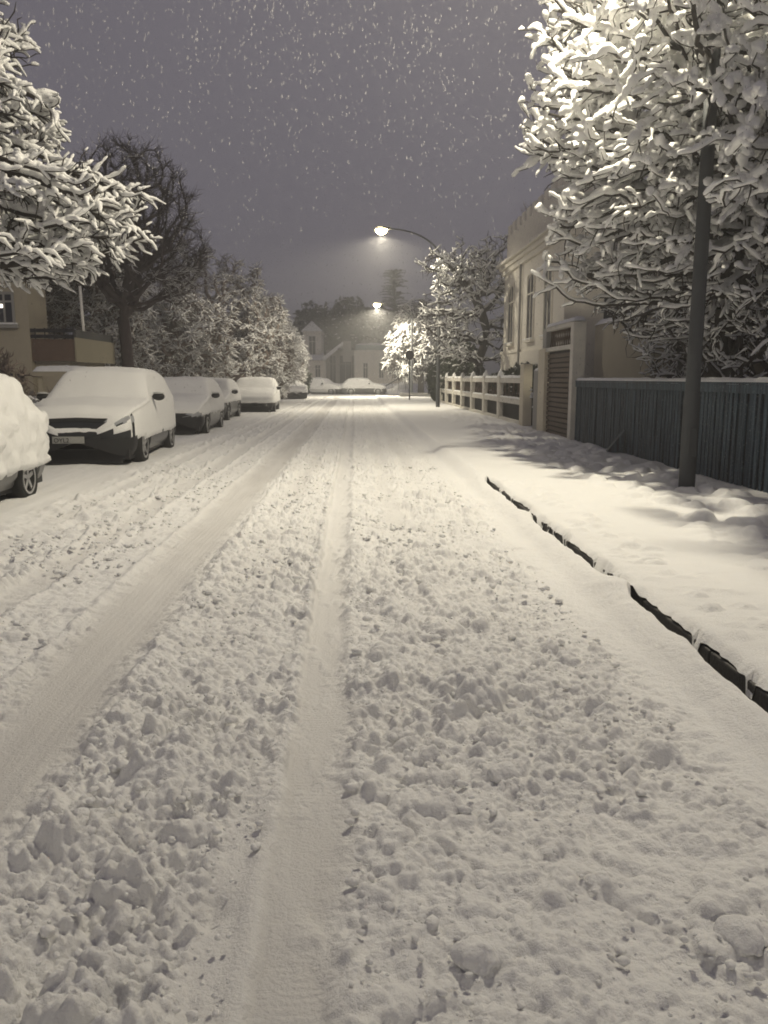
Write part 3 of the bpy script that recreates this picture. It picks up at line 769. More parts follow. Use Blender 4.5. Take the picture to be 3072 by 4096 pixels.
# ------------------------------------------------------------------ white balustrade
root = empty('balustrade', (4.95, 34, 0), 'white balustrade wall with square openings and snow on its pillars', 'balustrade')
P_ = [23.0, 27.2, 30.4, 33.6, 36.8, 40.0, 43.2, 46.0]
for i, y in enumerate(P_):
    w = .5 if i == 0 else .26; h = 1.95 if i == 0 else 1.62
    MB().box(4.83 if i == 0 else 4.88, 5.09 if i == 0 else 5.04, y, y + w + (0 if i == 0 else .1), 0, h).build('post', M['cream'] if i == 0 else M['white2'], root, bevel=.015)
    if i: snow_strip('snow_cap', 4.86, 5.06, y - .06, y + w + .06, h, .26, root, 10 + i)
mb = MB(); lat = MB()
for a, b in zip(P_[:-1], P_[1:]):
    a2 = a + (.5 if a == 23.0 else .36)
    mb.box(4.91, 5.01, a2 + .002, b - .002, 1.40, 1.56); mb.box(4.91, 5.01, a2 + .002, b - .002, .76, .93); mb.box(4.9, 5.02, a2 + .002, b - .002, 0, .28)
    m = (a2 + b) / 2; n_ = 5
    for q in range(n_):
        y = a2 + (q + .5) * (b - a2) / n_
        lat.obox((5.01, y, 1.19), .025, .03, .66, 0, R(38)); lat.obox((5.035, y, 1.19), .025, .03, .66, 0, R(-38))
mb.build('rail', M['white2'], root, bevel=.01); lat.build('lattice', M['redbrown'], root)['kind'] = 'stuff'
for i, (a, b) in enumerate(zip(P_[:-1], P_[1:])):
    snow_strip('snow_cap', 4.9, 5.03, a + .4, b, 1.562, .09, root, 30 + i, .08)
    snow_strip('snow_cap', 4.9, 5.02, a + .4, b, .932, .05, root, 40 + i, .08)
MB().box(5.12, 5.14, 23, 46, .1, .8).build('opening_shade', M['dark'], root)  # near-black sheet, stands in for the shade behind the lower openings
# potted bush in the open gate
A = ellip(rg, 260, (5.3, 22.35, 1.1), (.3, .35, .75))
tree('climbing_shrub', 'dark climbing shrub with snow clots in the gap beside the big cream pillar', [(5.25, 22.35, 0), (5.25, 22.35, .4)], A, D=.13, di=3, r0=.012, rmax=.05, twigs=500, tl=.18, snow=.05, cover=.35, seed=33, cat='shrub')

# ------------------------------------------------------------------ buildings
def window(parent, wall, x, y, z0, z1, w, n='x', arched=False, pane='glass', fr='white2', mull=True, sill=True):
    """window on a wall; wall='x-' faces -X (w runs along Y), 'y-' faces -Y (w runs along X)"""
    def P(u, v, d):   # u along, v up, d out of the wall
        return (x - d, y + u, v) if wall == 'x-' else ((x + d, y + u, v) if wall == 'x+' else (x + u, y - d, v))
    def bx(mb, u0, u1, v0, v1, d0, d1):
        a = P(u0, v0, d0); b = P(u1, v1, d1)
        mb.box(min(a[0], b[0]), max(a[0], b[0]), min(a[1], b[1]), max(a[1], b[1]), min(a[2], b[2]), max(a[2], b[2]))
    t = .07
    mb = MB(); bx(mb, -w / 2, -w / 2 + t, z0, z1, -.02, .05); bx(mb, w / 2 - t, w / 2, z0, z1, -.02, .05)
    bx(mb, -w / 2 + t, w / 2 - t, z1 - t, z1, -.02, .05); bx(mb, -w / 2 + t, w / 2 - t, z0, z0 + t, -.02, .05)
    if mull: bx(mb, -.025, .025, z0 + t, z1 - t, .0, .045); bx(mb, -w / 2 + t, w / 2 - t, z0 + (z1 - z0) * .68, z0 + (z1 - z0) * .68 + .05, .0, .042)
    f = mb.build('window', M[fr], parent)
    mb = MB()
    if arched:
        k = 12; pts = [(-w / 2 + t, z0 + t)] + [(math.cos(math.pi - i * math.pi / k) * (w / 2 - t), z1 - t - (w / 2 - t) + math.sin(i * math.pi / k) * (w / 2 - t)) for i in range(k + 1)] + [(w / 2 - t, z0 + t)]
        V = [P(u, v, .018) for u, v in pts]; mb.add(V, [tuple(range(len(V)))])
        # spandrels of the arch
    else:
        bx(mb, -w / 2 + t, w / 2 - t, z0 + t, z1 - t, -.02, .016)
    mb.build('pane', M[pane], f)
    if sill:
        mb = MB(); bx(mb, -w / 2 - .08, w / 2 + .08, z0 - .09, z0 - .003, -.02, .14); mb.build('sill', M[fr], f)
        mb = MB(); bx(mb, -w / 2 - .08, w / 2 + .08, z0, z0 + .05, .052, .14); mb.build('snow_cap', M['snow'], f, bevel=.02)
    return f

# villa on the right
root = empty('villa', (6.5, 30, 0), 'pale two storey villa with a cornice and arched windows behind the balustrade', 'house')
mb = MB(); mb.box(6.5, 14, 25.2, 35.4, 0, 6.2); mb.build('wall', M['white'], root)
mb = MB(); mb.box(6.42, 14.08, 31.75, 35.5, 0, 2.55); mb.box(6.38, 14.1, 31.72, 35.54, 2.553, 2.68); mb.box(6.44, 6.497, 25.2, 31.6, 0, 2.55); mb.build('plinth', M['white'], root)
mb = MB(); mb.box(6.15, 14.2, 25.0, 35.7, 6.2, 6.32); mb.box(6.28, 14.15, 25.1, 35.6, 6.05, 6.197); mb.box(6.38, 14.1, 25.12, 35.52, 5.85, 6.047); mb.build('cornice', M['white'], root, bevel=.02)
mb = MB(); mb.box(6.55, 13.9, 25.25, 35.3, 6.323, 7.45)
for i in range(11): mb.box(6.55, 6.85, 25.3 + i * .93, 25.85 + i * .93, 7.453, 7.85)
for i in range(8): mb.box(7.3 + i * .93, 7.85 + i * .93, 25.25, 25.55, 7.453, 7.85)
mb.build('parapet', M['white'], root)
snow_strip('snow_cap', 6.9, 13.85, 25.6, 35.25, 7.45, .12, root, 77, .3)
MB().tube([(6.42, 31.65, .1), (6.42, 31.65, 6.0)], [.05, .05], 8).build('downpipe', M['grey'], root)
for y in (33.7, 30.0, 27.3):
    window(root, 'x-', 6.5, y, 2.95, 5.35, 1.15, arched=True, fr='white', pane='glass', mull=True)
window(root, 'y-', 8.2, 25.2, 3.0, 5.2, 1.1); window(root, 'x-', 6.44, 28.5, .8, 2.1, .9)
# pale building far right behind the trees
root = empty('villa', (11, 17.5, 0), 'beige house half hidden by snowy branches behind the blue fence', 'house')
mb = MB(); mb.box(9.6, 18, 17.2, 24.5, 0, 5.6); mb.build('wall', M['olive'], root)
mb = MB(); mb.box(7.2, 9.597, 19.5, 24.2, 0, 3.1); mb.build('annex_wall', M['olive'], root)
mb = MB().add([(9.2, 16.9, 5.6), (18.4, 16.9, 5.6), (18.4, 24.8, 5.6), (9.2, 24.8, 5.6), (9.2, 20.8, 8.2), (18.4, 20.8, 8.2)], [(0, 1, 5, 4), (2, 3, 4, 5), (0, 4, 3), (1, 2, 5), (0, 3, 2, 1)]); mb.build('roof', M['snow'], root)
snow_strip('snow_cap', 7.15, 9.6, 19.4, 24.3, 3.1, .15, root, 51, .15)
for x in (10.8, 13.2): window(root, 'y-', x, 17.2, 3.2, 4.7, 1.2); window(root, 'y-', x, 17.2, .9, 2.3, 1.2)
window(root, 'x-', 9.6, 18.4, 3.2, 4.7, .9)
window(root, 'y-', 8.2, 19.5, 1.2, 2.5, 1.0, pane='curtain')

# building on the left with projecting bay
root = empty('apartment_house', (-9, 24, 0), 'olive rendered house with a dark topped bay on the left', 'house')
mb = MB(); mb.box(-22, -8.95, 22.95, 24.3, 0, 5.6); mb.box(-22, -13, 24.303, 34, 0, 5.6); mb.build('wall', M['olive'], root)
MB().box(-22.3, -8.7, 22.6, 34.2, 5.603, 5.8).build('roof', M['snow'], root)
window(root, 'y-', -9.58, 22.95, 3.0, 3.88, .56, pane='glass', fr='grey')
window(root, 'y-', -10.75, 22.95, 3.0, 3.88, .56, pane='glass', fr='grey')
window(root, 'y-', -9.45, 22.95, .9, 1.75, .6, fr='olive2')
bay = MB().box(-8.947, -7.75, 23.0, 26.5, 2.02, 2.62).build('balcony', M['redbrown'], root)
MB().box(-7.748, -7.70, 22.95, 26.55, 2.0, 2.66).build('lit_side_panel', M['olive2'], bay)  # paler than the balcony front: lamplight on this side put into the colour
mb = MB(); mb.box(-8.94, -7.74, 22.96, 22.99, 2.64, 2.74); mb.box(-8.94, -7.74, 22.96, 22.99, 2.80, 2.90); mb.box(-7.77, -7.73, 23.04, 26.5, 2.66, 2.88)
for x in np.linspace(-8.8, -7.76, 5): mb.box(x - .015, x + .015, 22.935, 22.955, 2.62, 2.92)
mb.build('railing', M['plastic'], bay)
MB().box(-8.94, -8.0, 23.2, 26.4, 0, 2.017).build('porch_wall', M['olive'], root)
snow_strip('snow_cap', -8.2, -7.0, 21.0, 22.0, 1.72, .14, root, 61, .08)
mb = MB(); mb.box(-8.2, -7.0, 21.02, 21.98, 1.6, 1.72); mb.box(-8.1, -8.02, 21.1, 21.18, .1, 1.6); mb.box(-7.15, -7.07, 21.1, 21.18, .1, 1.6); mb.build('canopy', M['olive'], root)
MB().obox((-9.66, 22.90, 3.5), .09, .03, .09).build('window_glint', M['glint'], root)  # no bulb: small glowing square stands in for a reflection in the pane
tag(MB().tube([(-7.95, 24.4, 2.0), (-7.95, 24.4, 2.95), (-7.98, 24.4, 4.2)], [.03, .045, .045], 10).build('flag_pole', M['whitebar'], None, True), 'white upright pole standing on the bay balcony', 'pole')
# low garden wall with snow, left
root = empty('garden_wall', (-6.8, 15.6, 0), 'low garden wall with a snow cap behind the nearest car', 'wall')
MB().box(-8.9, -6.5, 15.9, 16.1, 0, .85).build('wall', M['grey'], root); snow_strip('snow_cap', -8.95, -6.45, 15.82, 16.2, .85, .16, root, 66)
root = empty('garden_wall', (-6.6, 20, 0), 'pale low wall between the building and the parked off-road car', 'wall')
MB().box(-8.7, -8.55, 16.4, 23.0, 0, .95).build('wall', M['olive2'], root); snow_strip('snow_cap', -8.76, -8.48, 16.4, 23, .95, .1, root, 67)

# end houses
root = empty('gabled_house', (-3, 84, .9), 'white gabled house closing the street on the left', 'house')
mb = MB(); mb.box(-7.2, -2.9, 83, 92, .3, 3.3); mb.box(-5.3, -3.4, 85.2, 92, 3.3, 6.4); mb.build('wall', M['white'], root)
mb = MB(); mb.add([(-7.4, 82.8, 3.35), (-3.2, 82.8, 3.35), (-3.2, 92, 3.35), (-7.4, 92, 3.35), (-7.4, 86, 4.2), (-3.2, 86, 4.2)], [(0, 1, 5, 4), (4, 5, 2, 3), (0, 4, 3), (1, 2, 5)])
mb.add([(-3.4, 82.75, 3.5), (-3.0, 82.75, 3.35), (-1.1, 82.75, 4.95), (-1.15, 82.75, 5.2), (-3.4, 92, 3.5), (-3.0, 92, 3.35), (-1.1, 92, 4.95), (-1.15, 92, 5.2)], [(0, 1, 2, 3), (0, 3, 7, 4), (7, 6, 5, 4), (1, 5, 6, 2), (2, 6, 7, 3)])
mb.add([(-5.5, 85, 6.35), (-4.35, 85, 7.4), (-3.2, 85, 6.35), (-5.5, 92, 6.35), (-4.35, 92, 7.4), (-3.2, 92, 6.35)], [(0, 1, 2), (0, 3, 4, 1), (1, 4, 5, 2), (3, 5, 4)])
mb.build('roof', M['snow'], root)
MB().box(-1.15, -.3, 83.4, 84.2, 3.2, 5.3).build('chimney', M['grey'], root)
window(root, 'y-', -4.35, 85.2, 3.9, 5.9, .8); window(root, 'y-', -5.1, 83, 1.4, 2.9, .55); window(root, 'y-', -3.7, 83, 1.6, 2.9, .6)
root = empty('glazed_entrance', (-1.3, 84, .9), 'dark tall glazed middle part between the two end houses', 'house')
mb = MB(); mb.box(-2.897, .2, 84, 92, .3, 4.4); mb.build('wall', M['grey'], root)
for x, w in ((-2.2, .7), (-.9, 1.3), (-.1, .4)): window(root, 'y-', x, 84, 1.0, 3.9, w, sill=False, fr='grey')
root = empty('flat_roofed_house', (2, 83, .9), 'pale flat roofed house with two tall windows at the end of the street', 'house')
MB().box(.203, 6.5, 82.5, 91, .3, 4.35).build('wall', M['white'], root)
MB().box(.15, 6.6, 82.35, 91.1, 4.353, 4.85).build('roof', M['teal'], root); snow_strip('snow_cap', .15, 6.6, 82.35, 91, 4.85, .16, root, 71, .4)
for x in (1.15, 2.75, 4.3): window(root, 'y-', x, 82.5, 1.5, 3.1, .55)
mb = MB(); mb.box(.0, .2, 82.45, 82.49, .9, 4.3); mb.box(1.9, 2.0, 82.45, 82.49, .9, 4.3); mb.build('pilaster', M['white2'], root)
# stair with handrail
root = empty('entrance_stairs', (4, 79, 0), 'snowed over outdoor stair with a slanting handrail at the street end', 'stairs')
mb = MB()
for i in range(8): mb.box(2.4 + i * .34, 5.4, 77.5, 79.5, .17 * i, .17 * (i + 1) - .003)
mb.build('steps', M['snow'], root, bevel=.03)
mb = MB(); mb.tube([(2.2, 77.45, .35), (5.0, 77.45, 1.95)], [.05, .05], 6)
for i in range(5): mb.tube([(2.3 + i * .65, 77.45, .1), (2.3 + i * .65, 77.45, .4 + i * .37)], [.02, .02], 5)
mb.build('handrail', M['plastic'], root)
tag(MB().box(3.4, 8, 60.6, 60.9, 0, .45).build('low_wall', M['grey'], bevel=.02), 'low kerb like wall beside the round sign at the street corner', 'wall')
root = empty('road_sign', (3.55, 52, 0), 'round road sign seen from behind on a thin post', 'sign')
MB().tube([(3.55, 52, 0), (3.55, 52, 3.3)], [.045, .045], 8).build('post', M['pole'], root)
MB().lathe([(0, -.012), (.29, -.012), (.3, 0), (.29, .012), (0, .012)], (0, 0, 0), 24).build('sign_disc', M['plastic'], root, local=True)
for ch in root.children:
    if ch.name.startswith('sign_disc'): ch.location = (0, -.06, 3.0); ch.rotation_euler = (R(90), 0, R(15))

# ------------------------------------------------------------------ cars
def make_car(name, label, x, y, rz, L=4.4, W=1.8, prof=None, belt=.95, z0=.24, paint='paint', mask=None, wheelr=.33, seed=1, plate=None, crumb=0, wb=(.19, .79), thick=1.0, cabin=(.30, .46, .86, .96)):
    """local frame: nose at -Y; (x, y) is the middle of the car"""
    root = empty(name, (x, y, .035), label, 'car', 'cars parked along the left side', rz)
    w = W / 2
    ty = [0, 0, .004, .015, .04]; sc = [.02, .5, .80, .93, 1.0]
    ts = np.concatenate([ty, np.linspace(.055, .945, 74), [.96, .985, .996, 1, 1]])
    scs = np.concatenate([sc, np.ones(74), [1.0, .95, .85, .5, .02]])
    pt, pz = zip(*prof)
    zt = np.interp(ts, pt, pz)
    for _ in range(2): zt[4:-4] = (zt[3:-5] + 2 * zt[4:-4] + zt[5:-3]) / 4
    wt = w * np.interp(ts, [0, .05, .14, .3, .85, .95, 1], [.84, .93, .985, 1, 1, .95, .88])
    sub = [3, 8, 4, 9, 4, 8]
    G = []
    for t, s_, z1, ww in zip(ts, scs, zt, wt):
        zb = min(belt, z1 - .05); kx = max(0, z1 - .1 - zb)
        cp = np.array([(ww * .90, z0), (ww, z0 + .13), (ww * 1.0, zb * .8), (ww * .965, zb), (ww * .95 - .34 * kx, max(z1 - .1, zb + .01)), ((ww * .95 - .34 * kx) * .86, z1 - .025), (0, z1)])
        pts = [cp[0]]
        for a in range(6):
            for q in range(1, sub[a] + 1): pts.append(cp[a] + (cp[a + 1] - cp[a]) * q / sub[a])
        pts = np.array(pts)
        for _ in range(3): pts[1:-1] = (pts[:-2] + 2 * pts[1:-1] + pts[2:]) / 4
        zc = .45; pts = np.stack([pts[:, 0] * s_, zc + (pts[:, 1] - zc) * s_], -1)
        full = np.concatenate([pts * (1, 1), (pts * (-1, 1))[::-1][1:]])
        G.append(np.stack([full[:, 0], np.full(len(full), -L / 2 + L * t), full[:, 1]], -1))
    G = np.array(G); nr, nc, _ = G.shape
    du = np.gradient(G, axis=0); dv = np.gradient(G, axis=1); Nn = np.cross(dv, du)
    Nn /= np.linalg.norm(Nn, axis=2)[..., None] + 1e-9
    ctr = np.array([0, 0, .6]); sg = np.sign((Nn * (G - ctr)).sum(2)); sg[sg == 0] = 1; Nn *= sg[..., None]
    B = G.copy()
    for wy in wb:
        cy = -L / 2 + L * wy; d = np.hypot(B[..., 1] - cy, B[..., 2] - wheelr)
        inn = (d < wheelr + .055) & (np.abs(B[..., 0]) > w * .6)
        B[..., 0] = np.where(inn, np.sign(B[..., 0]) * (w - .3), B[..., 0])
    F = grid_faces(nr, nc)
    body = mesh_obj('body', B.reshape(-1, 3), F, M[paint], root, True, local=True)
    MB().box(-w * .86, w * .86, -L / 2 + .12, L / 2 - .12, .14, .32).build('underbody', M['plastic'], root, local=True)
    fc = G.reshape(-1, 3)[F].mean(1)
    tt = (fc[:, 1] + L / 2) / L; segs = np.concatenate([[a] * sub[a] for a in range(6)]); segs = np.concatenate([segs, segs[::-1]])
    sgf = np.tile(segs, nr - 1)
    def patch(nm, sel, m, par, off=.006, sm=True):
        if not sel.any(): return None
        f = F[sel]; u, inv = np.unique(f, return_inverse=True)
        V = (G + Nn * off).reshape(-1, 3)[u]
        return mesh_obj(nm, V, inv.reshape(-1, 4), M[m], par, sm, local=True)
    c0, c1, c2, c3 = cabin
    ztf = np.interp(tt, pt, pz)
    patch('windscreen', (sgf >= 4) & (tt > c0) & (tt < c1) & (np.abs(fc[:, 0]) < w * .8), 'glass', root)
    patch('rear_window', (sgf >= 4) & (tt > c2) & (tt < c3) & (np.abs(fc[:, 0]) < w * .8), 'glass', root)
    mid = (c0 + c1) / 2 + .03
    for s_ in (-1, 1):
        for a, b in ((mid, .53), (.545, c2 - .02)):
            patch('side_window', (sgf == 3) & (np.sign(fc[:, 0]) == s_) & (tt > a) & (tt < b) & (fc[:, 2] > belt + .03), 'glass', root)
        # lamps and bumper
        patch('headlight', (np.sign(fc[:, 0]) == s_) & (tt < .075) & (np.abs(fc[:, 0]) > w * .52) & (fc[:, 2] > pz[1] - .17) & (fc[:, 2] < pz[1] - .05), 'lens', root, .01)
        patch('tail_light', (np.sign(fc[:, 0]) == s_) & (tt > .95) & (np.abs(fc[:, 0]) > w * .6) & (fc[:, 2] > belt - .25) & (fc[:, 2] < belt), 'redbrown', root, .01)
    patch('lower_bumper', (fc[:, 2] < .52) & (tt < .08), 'plastic', root, .012)
    MB().box(-w * .72, w * .72, -L / 2 + .12, -L / 2 + .25, .07, .3).build('air_dam', M['plastic'], root, local=True)
    patch('grille', (np.abs(fc[:, 0]) < w * .5) & (tt < .05) & (fc[:, 2] > pz[1] - .17) & (fc[:, 2] < pz[1] - .06), 'plastic', root, .01)
    for wy in wb:
        for s_ in (-1, 1):
            cy = -L / 2 + L * wy; x0 = s_ * (w - .12)
            wh = empty('wheel', (0, 0, 0), None, None); wh.parent = root
            for kk in ('label', 'category'):
                if kk in wh: del wh[kk]
            bpy.data.objects.remove(wh)
            r = wheelr
            ty_ = MB().lathe([(r * .62, -.1), (r * .9, -.11), (r, -.07), (r, .07), (r * .9, .11), (r * .62, .1)], (x0, cy, r - .03), 24, 'x').build('wheel', M['tyre'], root, True, local=True)
            mb = MB(); mb.lathe([(r * .66, .0), (r * .64, .105), (r * .56, .105), (r * .5, .05), (r * .0, .05)] if s_ > 0 else [(r * .66, .0), (r * .64, -.105), (r * .56, -.105), (r * .5, -.05), (r * .0, -.05)], (x0, cy, r - .03), 24, 'x')
            rim_back = mb.build('rim', M['plastic'], ty_, local=True)
            mb = MB()
            mb.lathe([(r * .66, s_ * .1), (r * .66, s_ * .112), (r * .57, s_ * .112), (r * .57, s_ * .1)], (x0, cy, r - .03), 24, 'x')
            for q in range(5):
                a = q * 2 * math.pi / 5 + .3
                mb.obox((x0 + s_ * .085, cy + math.cos(a) * r * .31, r - .03 + math.sin(a) * r * .31), .02, r * .6, .05, 0, a)
            mb.build('spokes', M['rim'], ty_, local=True)
    my = -L / 2 + L * (c0 + .085)
    for s_ in (-1, 1):
        V, Ff = blob(np.random.default_rng(2), (0, 0, 0), 1, 2, 1, .05); V = V / np.linalg.norm(V, axis=1)[:, None] * (.12, .07, .075)
        mr = mesh_obj('door_mirror', V + (s_ * (w + .09), my, belt + .09), np.array(Ff), M['plastic'], root, True, local=True)
        V2 = V * (1, 1.1, .5); V2[:, 2] = np.abs(V2[:, 2])
        mesh_obj('snow_cap', V2 + (s_ * (w + .09), my, belt + .145), np.array(Ff), M['snow'], mr, True, local=True)
    # snow shell: sinks under the paint where no snow lies
    X, Y, Z = G[..., 0], G[..., 1], G[..., 2]; T = (Y + L / 2) / L; nz = np.clip(Nn[..., 2], 0, 1)
    nz2 = 0.9 * fbm(Y * 6 + X * 2, Z * 7 + X * 3, seed) + .6 * vn(Y * 19, Z * 23 + X * 15, seed + 3) - .75
    m = mask(X, Y, Z, T, nz) + nz2 * .22
    m = np.maximum(m, sst(.45, .75, nz) * .6)
    on = sst(0, .16, m)
    th = thick * (.016 + .085 * nz ** 1.5 + .03 * (fbm(X * 2.5 + 9, Y * 2.5, seed + 7) - .4) + .012 * (vn(Y * 17, Z * 17 + X * 17, seed + 9) - .5))
    th = th + crumb * (domes(Y + X * .7, Z + X * .7, .16, 3, .7) * .6 + domes(Y + X * .7, Z + X * .7, .07, 5, .7) * .6)
    th = th + .012 * (fbm(X * 6, Y * 6, seed + 12, 3) - .5)
    S = G + Nn * ((on * np.maximum(th, .008) - (1 - on) * .05)[..., None])
    mesh_obj('snow_cover', S.reshape(-1, 3), F, M['snow'], root, True, local=True)
    # snow left hanging from the sills
    if plate:
        pl = MB().obox((plate[0], -L / 2 - .035, plate[1]), .52, .02, .115).build('number_plate', M['plate'], root, local=True, bevel=.004)
        cu = bpy.data.curves.new('lettering', 'FONT'); cu.body = plate[2]; cu.size = .105; cu.extrude = .002
        tmp = bpy.data.objects.new('lettering_tmp', cu); C.objects.link(tmp)
        dg = bpy.context.evaluated_depsgraph_get(); me = bpy.data.meshes.new_from_object(tmp.evaluated_get(dg)); bpy.data.objects.remove(tmp)
        me.materials.clear(); me.materials.append(M['plastic'])
        t_ = bpy.data.objects.new('lettering', me); C.objects.link(t_); t_.parent = pl; t_.location = (plate[0] - .235, -L / 2 - .049, plate[1] - .04); t_.rotation_euler = (R(90), 0, 0)
    return root

SUV = [(0, .88), (.03, .93), (.08, 1.0), (.26, 1.09), (.30, 1.12), (.44, 1.60), (.52, 1.68), (.75, 1.66), (.88, 1.55), (.95, 1.2), (1, .95)]
HATCH = [(0, .62), (.03, .70), (.08, .82), (.25, .97), (.29, 1.0), (.44, 1.42), (.55, 1.47), (.78, 1.43), (.86, 1.36), (.95, 1.02), (.985, .9), (1, .8)]
EST = [(0, .60), (.03, .68), (.08, .78), (.27, .94), (.31, .98), (.45, 1.38), (.55, 1.44), (.8, 1.42), (.9, 1.3), (.97, .95), (1, .85)]

def m_suv(X, Y, Z, T, nz):
    side = sst(.42, .55, Z) * (T > .06) - .25 * (Z < .45)
    front = np.where((Z > .59) & (Z < .78), .45, -.4)
    corner = np.where((np.abs(X) > .84) & (Z > .5), .5, front)
    m = np.where(T < .045, corner, side * .6)
    # left end of the bumper has lost its snow
    return np.where((T < .05) & (X < -.62) & (Z < .82), -.4, m)
def m_all(lo, gap=None):
    def f(X, Y, Z, T, nz):
        m = sst(lo, lo + .12, Z) * .6 - .12
        if gap is not None: m = np.where((T < .05) & (Z > gap[0]) & (Z < gap[1]), -.3, m)
        return m
    return f

make_car('off_road_car', 'snow covered off-road car facing the viewer with a bare dark lower bumper', -4.8, 15.95, R(3), 4.6, 1.94, SUV, 1.08, .2, 'paint', m_suv, .37, 1, (-.12, .49, 'OYL2'), thick=.6)
make_car('hatchback_car', 'nearest parked car at the left edge, buried in thick white snow', -4.95, 8.95, R(1), 4.1, 1.78, HATCH, .93, .2, 'paint_g', m_all(.34), .31, 2, thick=1.5, crumb=1)
make_car('hatchback_car', 'second parked car behind the off-road car, its windscreen evenly grey with snow', -4.86, 23.2, R(1), 4.3, 1.78, HATCH, .95, .2, 'paint_g', m_all(.5, (.45, .62)), .31, 3)
make_car('estate_car', 'parked car partly hidden behind the second one, its dark door mirror showing', -5.35, 30.2, R(0), 4.4, 1.8, EST, .93, .2, 'paint', m_all(.6), .31, 4)
make_car('estate_car', 'third snowy parked car standing clear, dark under its bumper', -4.5, 37.2, R(2), 4.5, 1.95, EST, .98, .24, 'paint', m_all(.40), .31, 5, thick=1.3)
make_car('estate_car', 'farthest parked car on the left below the pale bushy tree', -4.95, 58.8, R(24), 4.4, 1.95, SUV, .93, .2, 'paint_w', m_all(.45), .31, 6)
c = make_car('hatchback_car', 'snow covered car standing across the end of the street below the flat roofed house', 0.9, 76.0, R(90), 4.2, 1.8, HATCH, .93, .2, 'paint_g', m_all(.5), .31, 7); c['group'] = 'cars on the crossing street'
c = make_car('hatchback_car', 'snow covered car at an angle below the gabled house at the street end', -3.0, 76.5, R(65), 4.2, 1.8, HATCH, .93, .2, 'paint_w', m_all(.45), .31, 8); c['group'] = 'cars on the crossing street'

# ------------------------------------------------------------------ falling snow
rng = np.random.default_rng(99)
def flake_mat():
    m, n, l, b = nt('falling_flake'); b.inputs['Base Color'].default_value = (.8, .8, .8, 1); b.inputs['Roughness'].default_value = .8
    tr = n.new('ShaderNodeBsdfTransparent'); mx = n.new('ShaderNodeMixShader'); mx.inputs[0].default_value = .25
    tl = n.new('ShaderNodeBsdfTranslucent'); tl.inputs[0].default_value = (.95, .95, .95, 1); m2 = n.new('ShaderNodeMixShader'); m2.inputs[0].default_value = .5
    l.new(b.outputs[0], m2.inputs[1]); l.new(tl.outputs[0], m2.inputs[2])
    l.new(tr.outputs[0], mx.inputs[1]); l.new(m2.outputs[0], mx.inputs[2]); l.new(mx.outputs[0], n['Material Output'].inputs[0])
    return m
M['flake'] = flake_mat()
Vs = []; Fs = []; n = 0
oct_ = np.array([(1, 0, 0), (-1, 0, 0), (0, 1, 0), (0, -1, 0), (0, 0, 1), (0, 0, -1)], float)
of = np.array([(0, 2, 4), (2, 1, 4), (1, 3, 4), (3, 0, 4), (2, 0, 5), (1, 2, 5), (3, 1, 5), (0, 3, 5)])
for i in range(64000):
    d = 3.0 + 30 * rng.random() ** 1.3
    p = np.array([rng.uniform(-.75, .75) * d, d, 1.0 + (d * .8 + .5) * rng.random() ** .8])
    if p[2] > 12.5 or (p[2] < 3.4 and d < 13) or d < 3.6: continue
    r = rng.uniform(.0022, .0062) * (1 + .03 * d)
    V = oct_ * np.array([r, r, r * rng.uniform(1.2, 3.2)]); V[:, 0] += V[:, 2] * rng.uniform(-.25, .25)
    Vs.append(V + p); Fs.append(of + n); n += 6
o = mesh_obj('falling_snow', np.concatenate(Vs), np.concatenate(Fs), M['flake'], None, True)
tag(o, 'falling snowflakes in the night air', 'snowfall', kind='stuff')

# ------------------------------------------------------------------ air
m, nn, l, b = nt('air'); nn.remove(b)
pv = nn.new('ShaderNodeVolumePrincipled'); pv.inputs['Color'].default_value = (.9, .9, .92, 1); pv.inputs['Density'].default_value = .0058; pv.inputs['Anisotropy'].default_value = .35
l.new(pv.outputs[0], nn['Material Output'].inputs['Volume'])
hz_ = MB().box(-210, 210, -65, 425, -1.6, 16).build('haze', m); tag(hz_, 'snowy night haze filling the street', 'haze', kind='stuff')

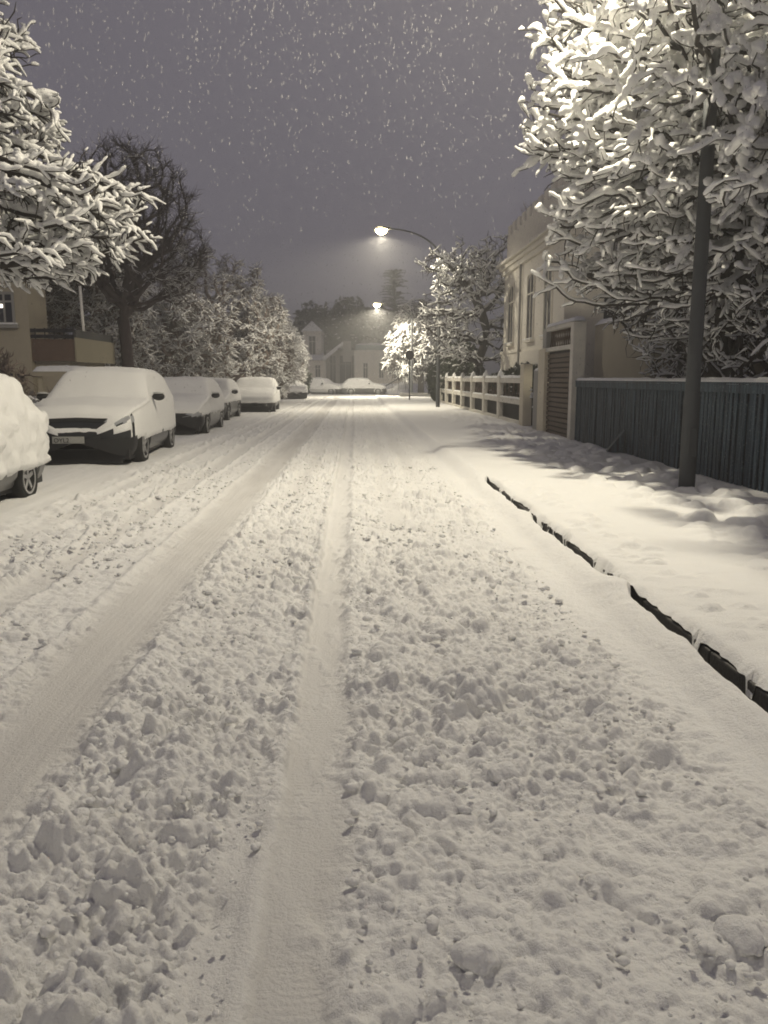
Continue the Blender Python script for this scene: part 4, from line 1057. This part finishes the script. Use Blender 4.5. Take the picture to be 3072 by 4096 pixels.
# ------------------------------------------------------------------ sky, camera
w = bpy.data.worlds.new('World'); bpy.context.scene.world = w; w.use_nodes = True
n = w.node_tree.nodes; l = w.node_tree.links
bg = n['Background']
tc = n.new('ShaderNodeTexCoord'); sp = n.new('ShaderNodeSeparateXYZ'); l.new(tc.outputs['Generated'], sp.inputs[0])
cr = n.new('ShaderNodeValToRGB'); l.new(sp.outputs[2], cr.inputs[0])
cr.color_ramp.elements[0].position = 0.0; cr.color_ramp.elements[0].color = (.163, .153, .166, 1)
cr.color_ramp.elements[1].position = .6; cr.color_ramp.elements[1].color = (.118, .108, .130, 1)
e = cr.color_ramp.elements.new(.22); e.color = (.134, .124, .146, 1)
no = n.new('ShaderNodeTexNoise'); no.inputs['Scale'].default_value = 1.6; no.inputs['Detail'].default_value = 5; l.new(tc.outputs['Generated'], no.inputs[0])
mr = n.new('ShaderNodeMapRange'); mr.inputs[3].default_value = .88; mr.inputs[4].default_value = 1.14; l.new(no.outputs['Fac'], mr.inputs[0])
mm = n.new('ShaderNodeMix'); mm.data_type = 'RGBA'; mm.blend_type = 'MULTIPLY'; mm.inputs[0].default_value = 1
l.new(cr.outputs[0], mm.inputs[6]); l.new(mr.outputs[0], mm.inputs[7]); l.new(mm.outputs[2], bg.inputs[0]); bg.inputs[1].default_value = 1.0

cam = bpy.data.cameras.new('camera'); co = bpy.data.objects.new('camera', cam); C.objects.link(co)
co.location = (0, 0, H_EYE); co.rotation_euler = (R(90 - 9.5), 0, R(-2.1))
cam.sensor_fit = 'VERTICAL'; cam.sensor_height = 36; cam.lens = 36 * 800 / 1024; cam.clip_end = 2000; cam.clip_start = .05
s = bpy.context.scene; s.camera = co
s.view_settings.view_transform = 'Standard'; s.view_settings.look = 'None'; s.view_settings.exposure = .16; s.view_settings.gamma = 1
s.cycles.use_denoising = True; s.cycles.pixel_filter_type = 'BLACKMAN_HARRIS'; s.cycles.filter_width = 1.8
s.cycles.max_bounces = 6; s.cycles.diffuse_bounces = 3; s.cycles.volume_bounces = 0; s.cycles.transparent_max_bounces = 12
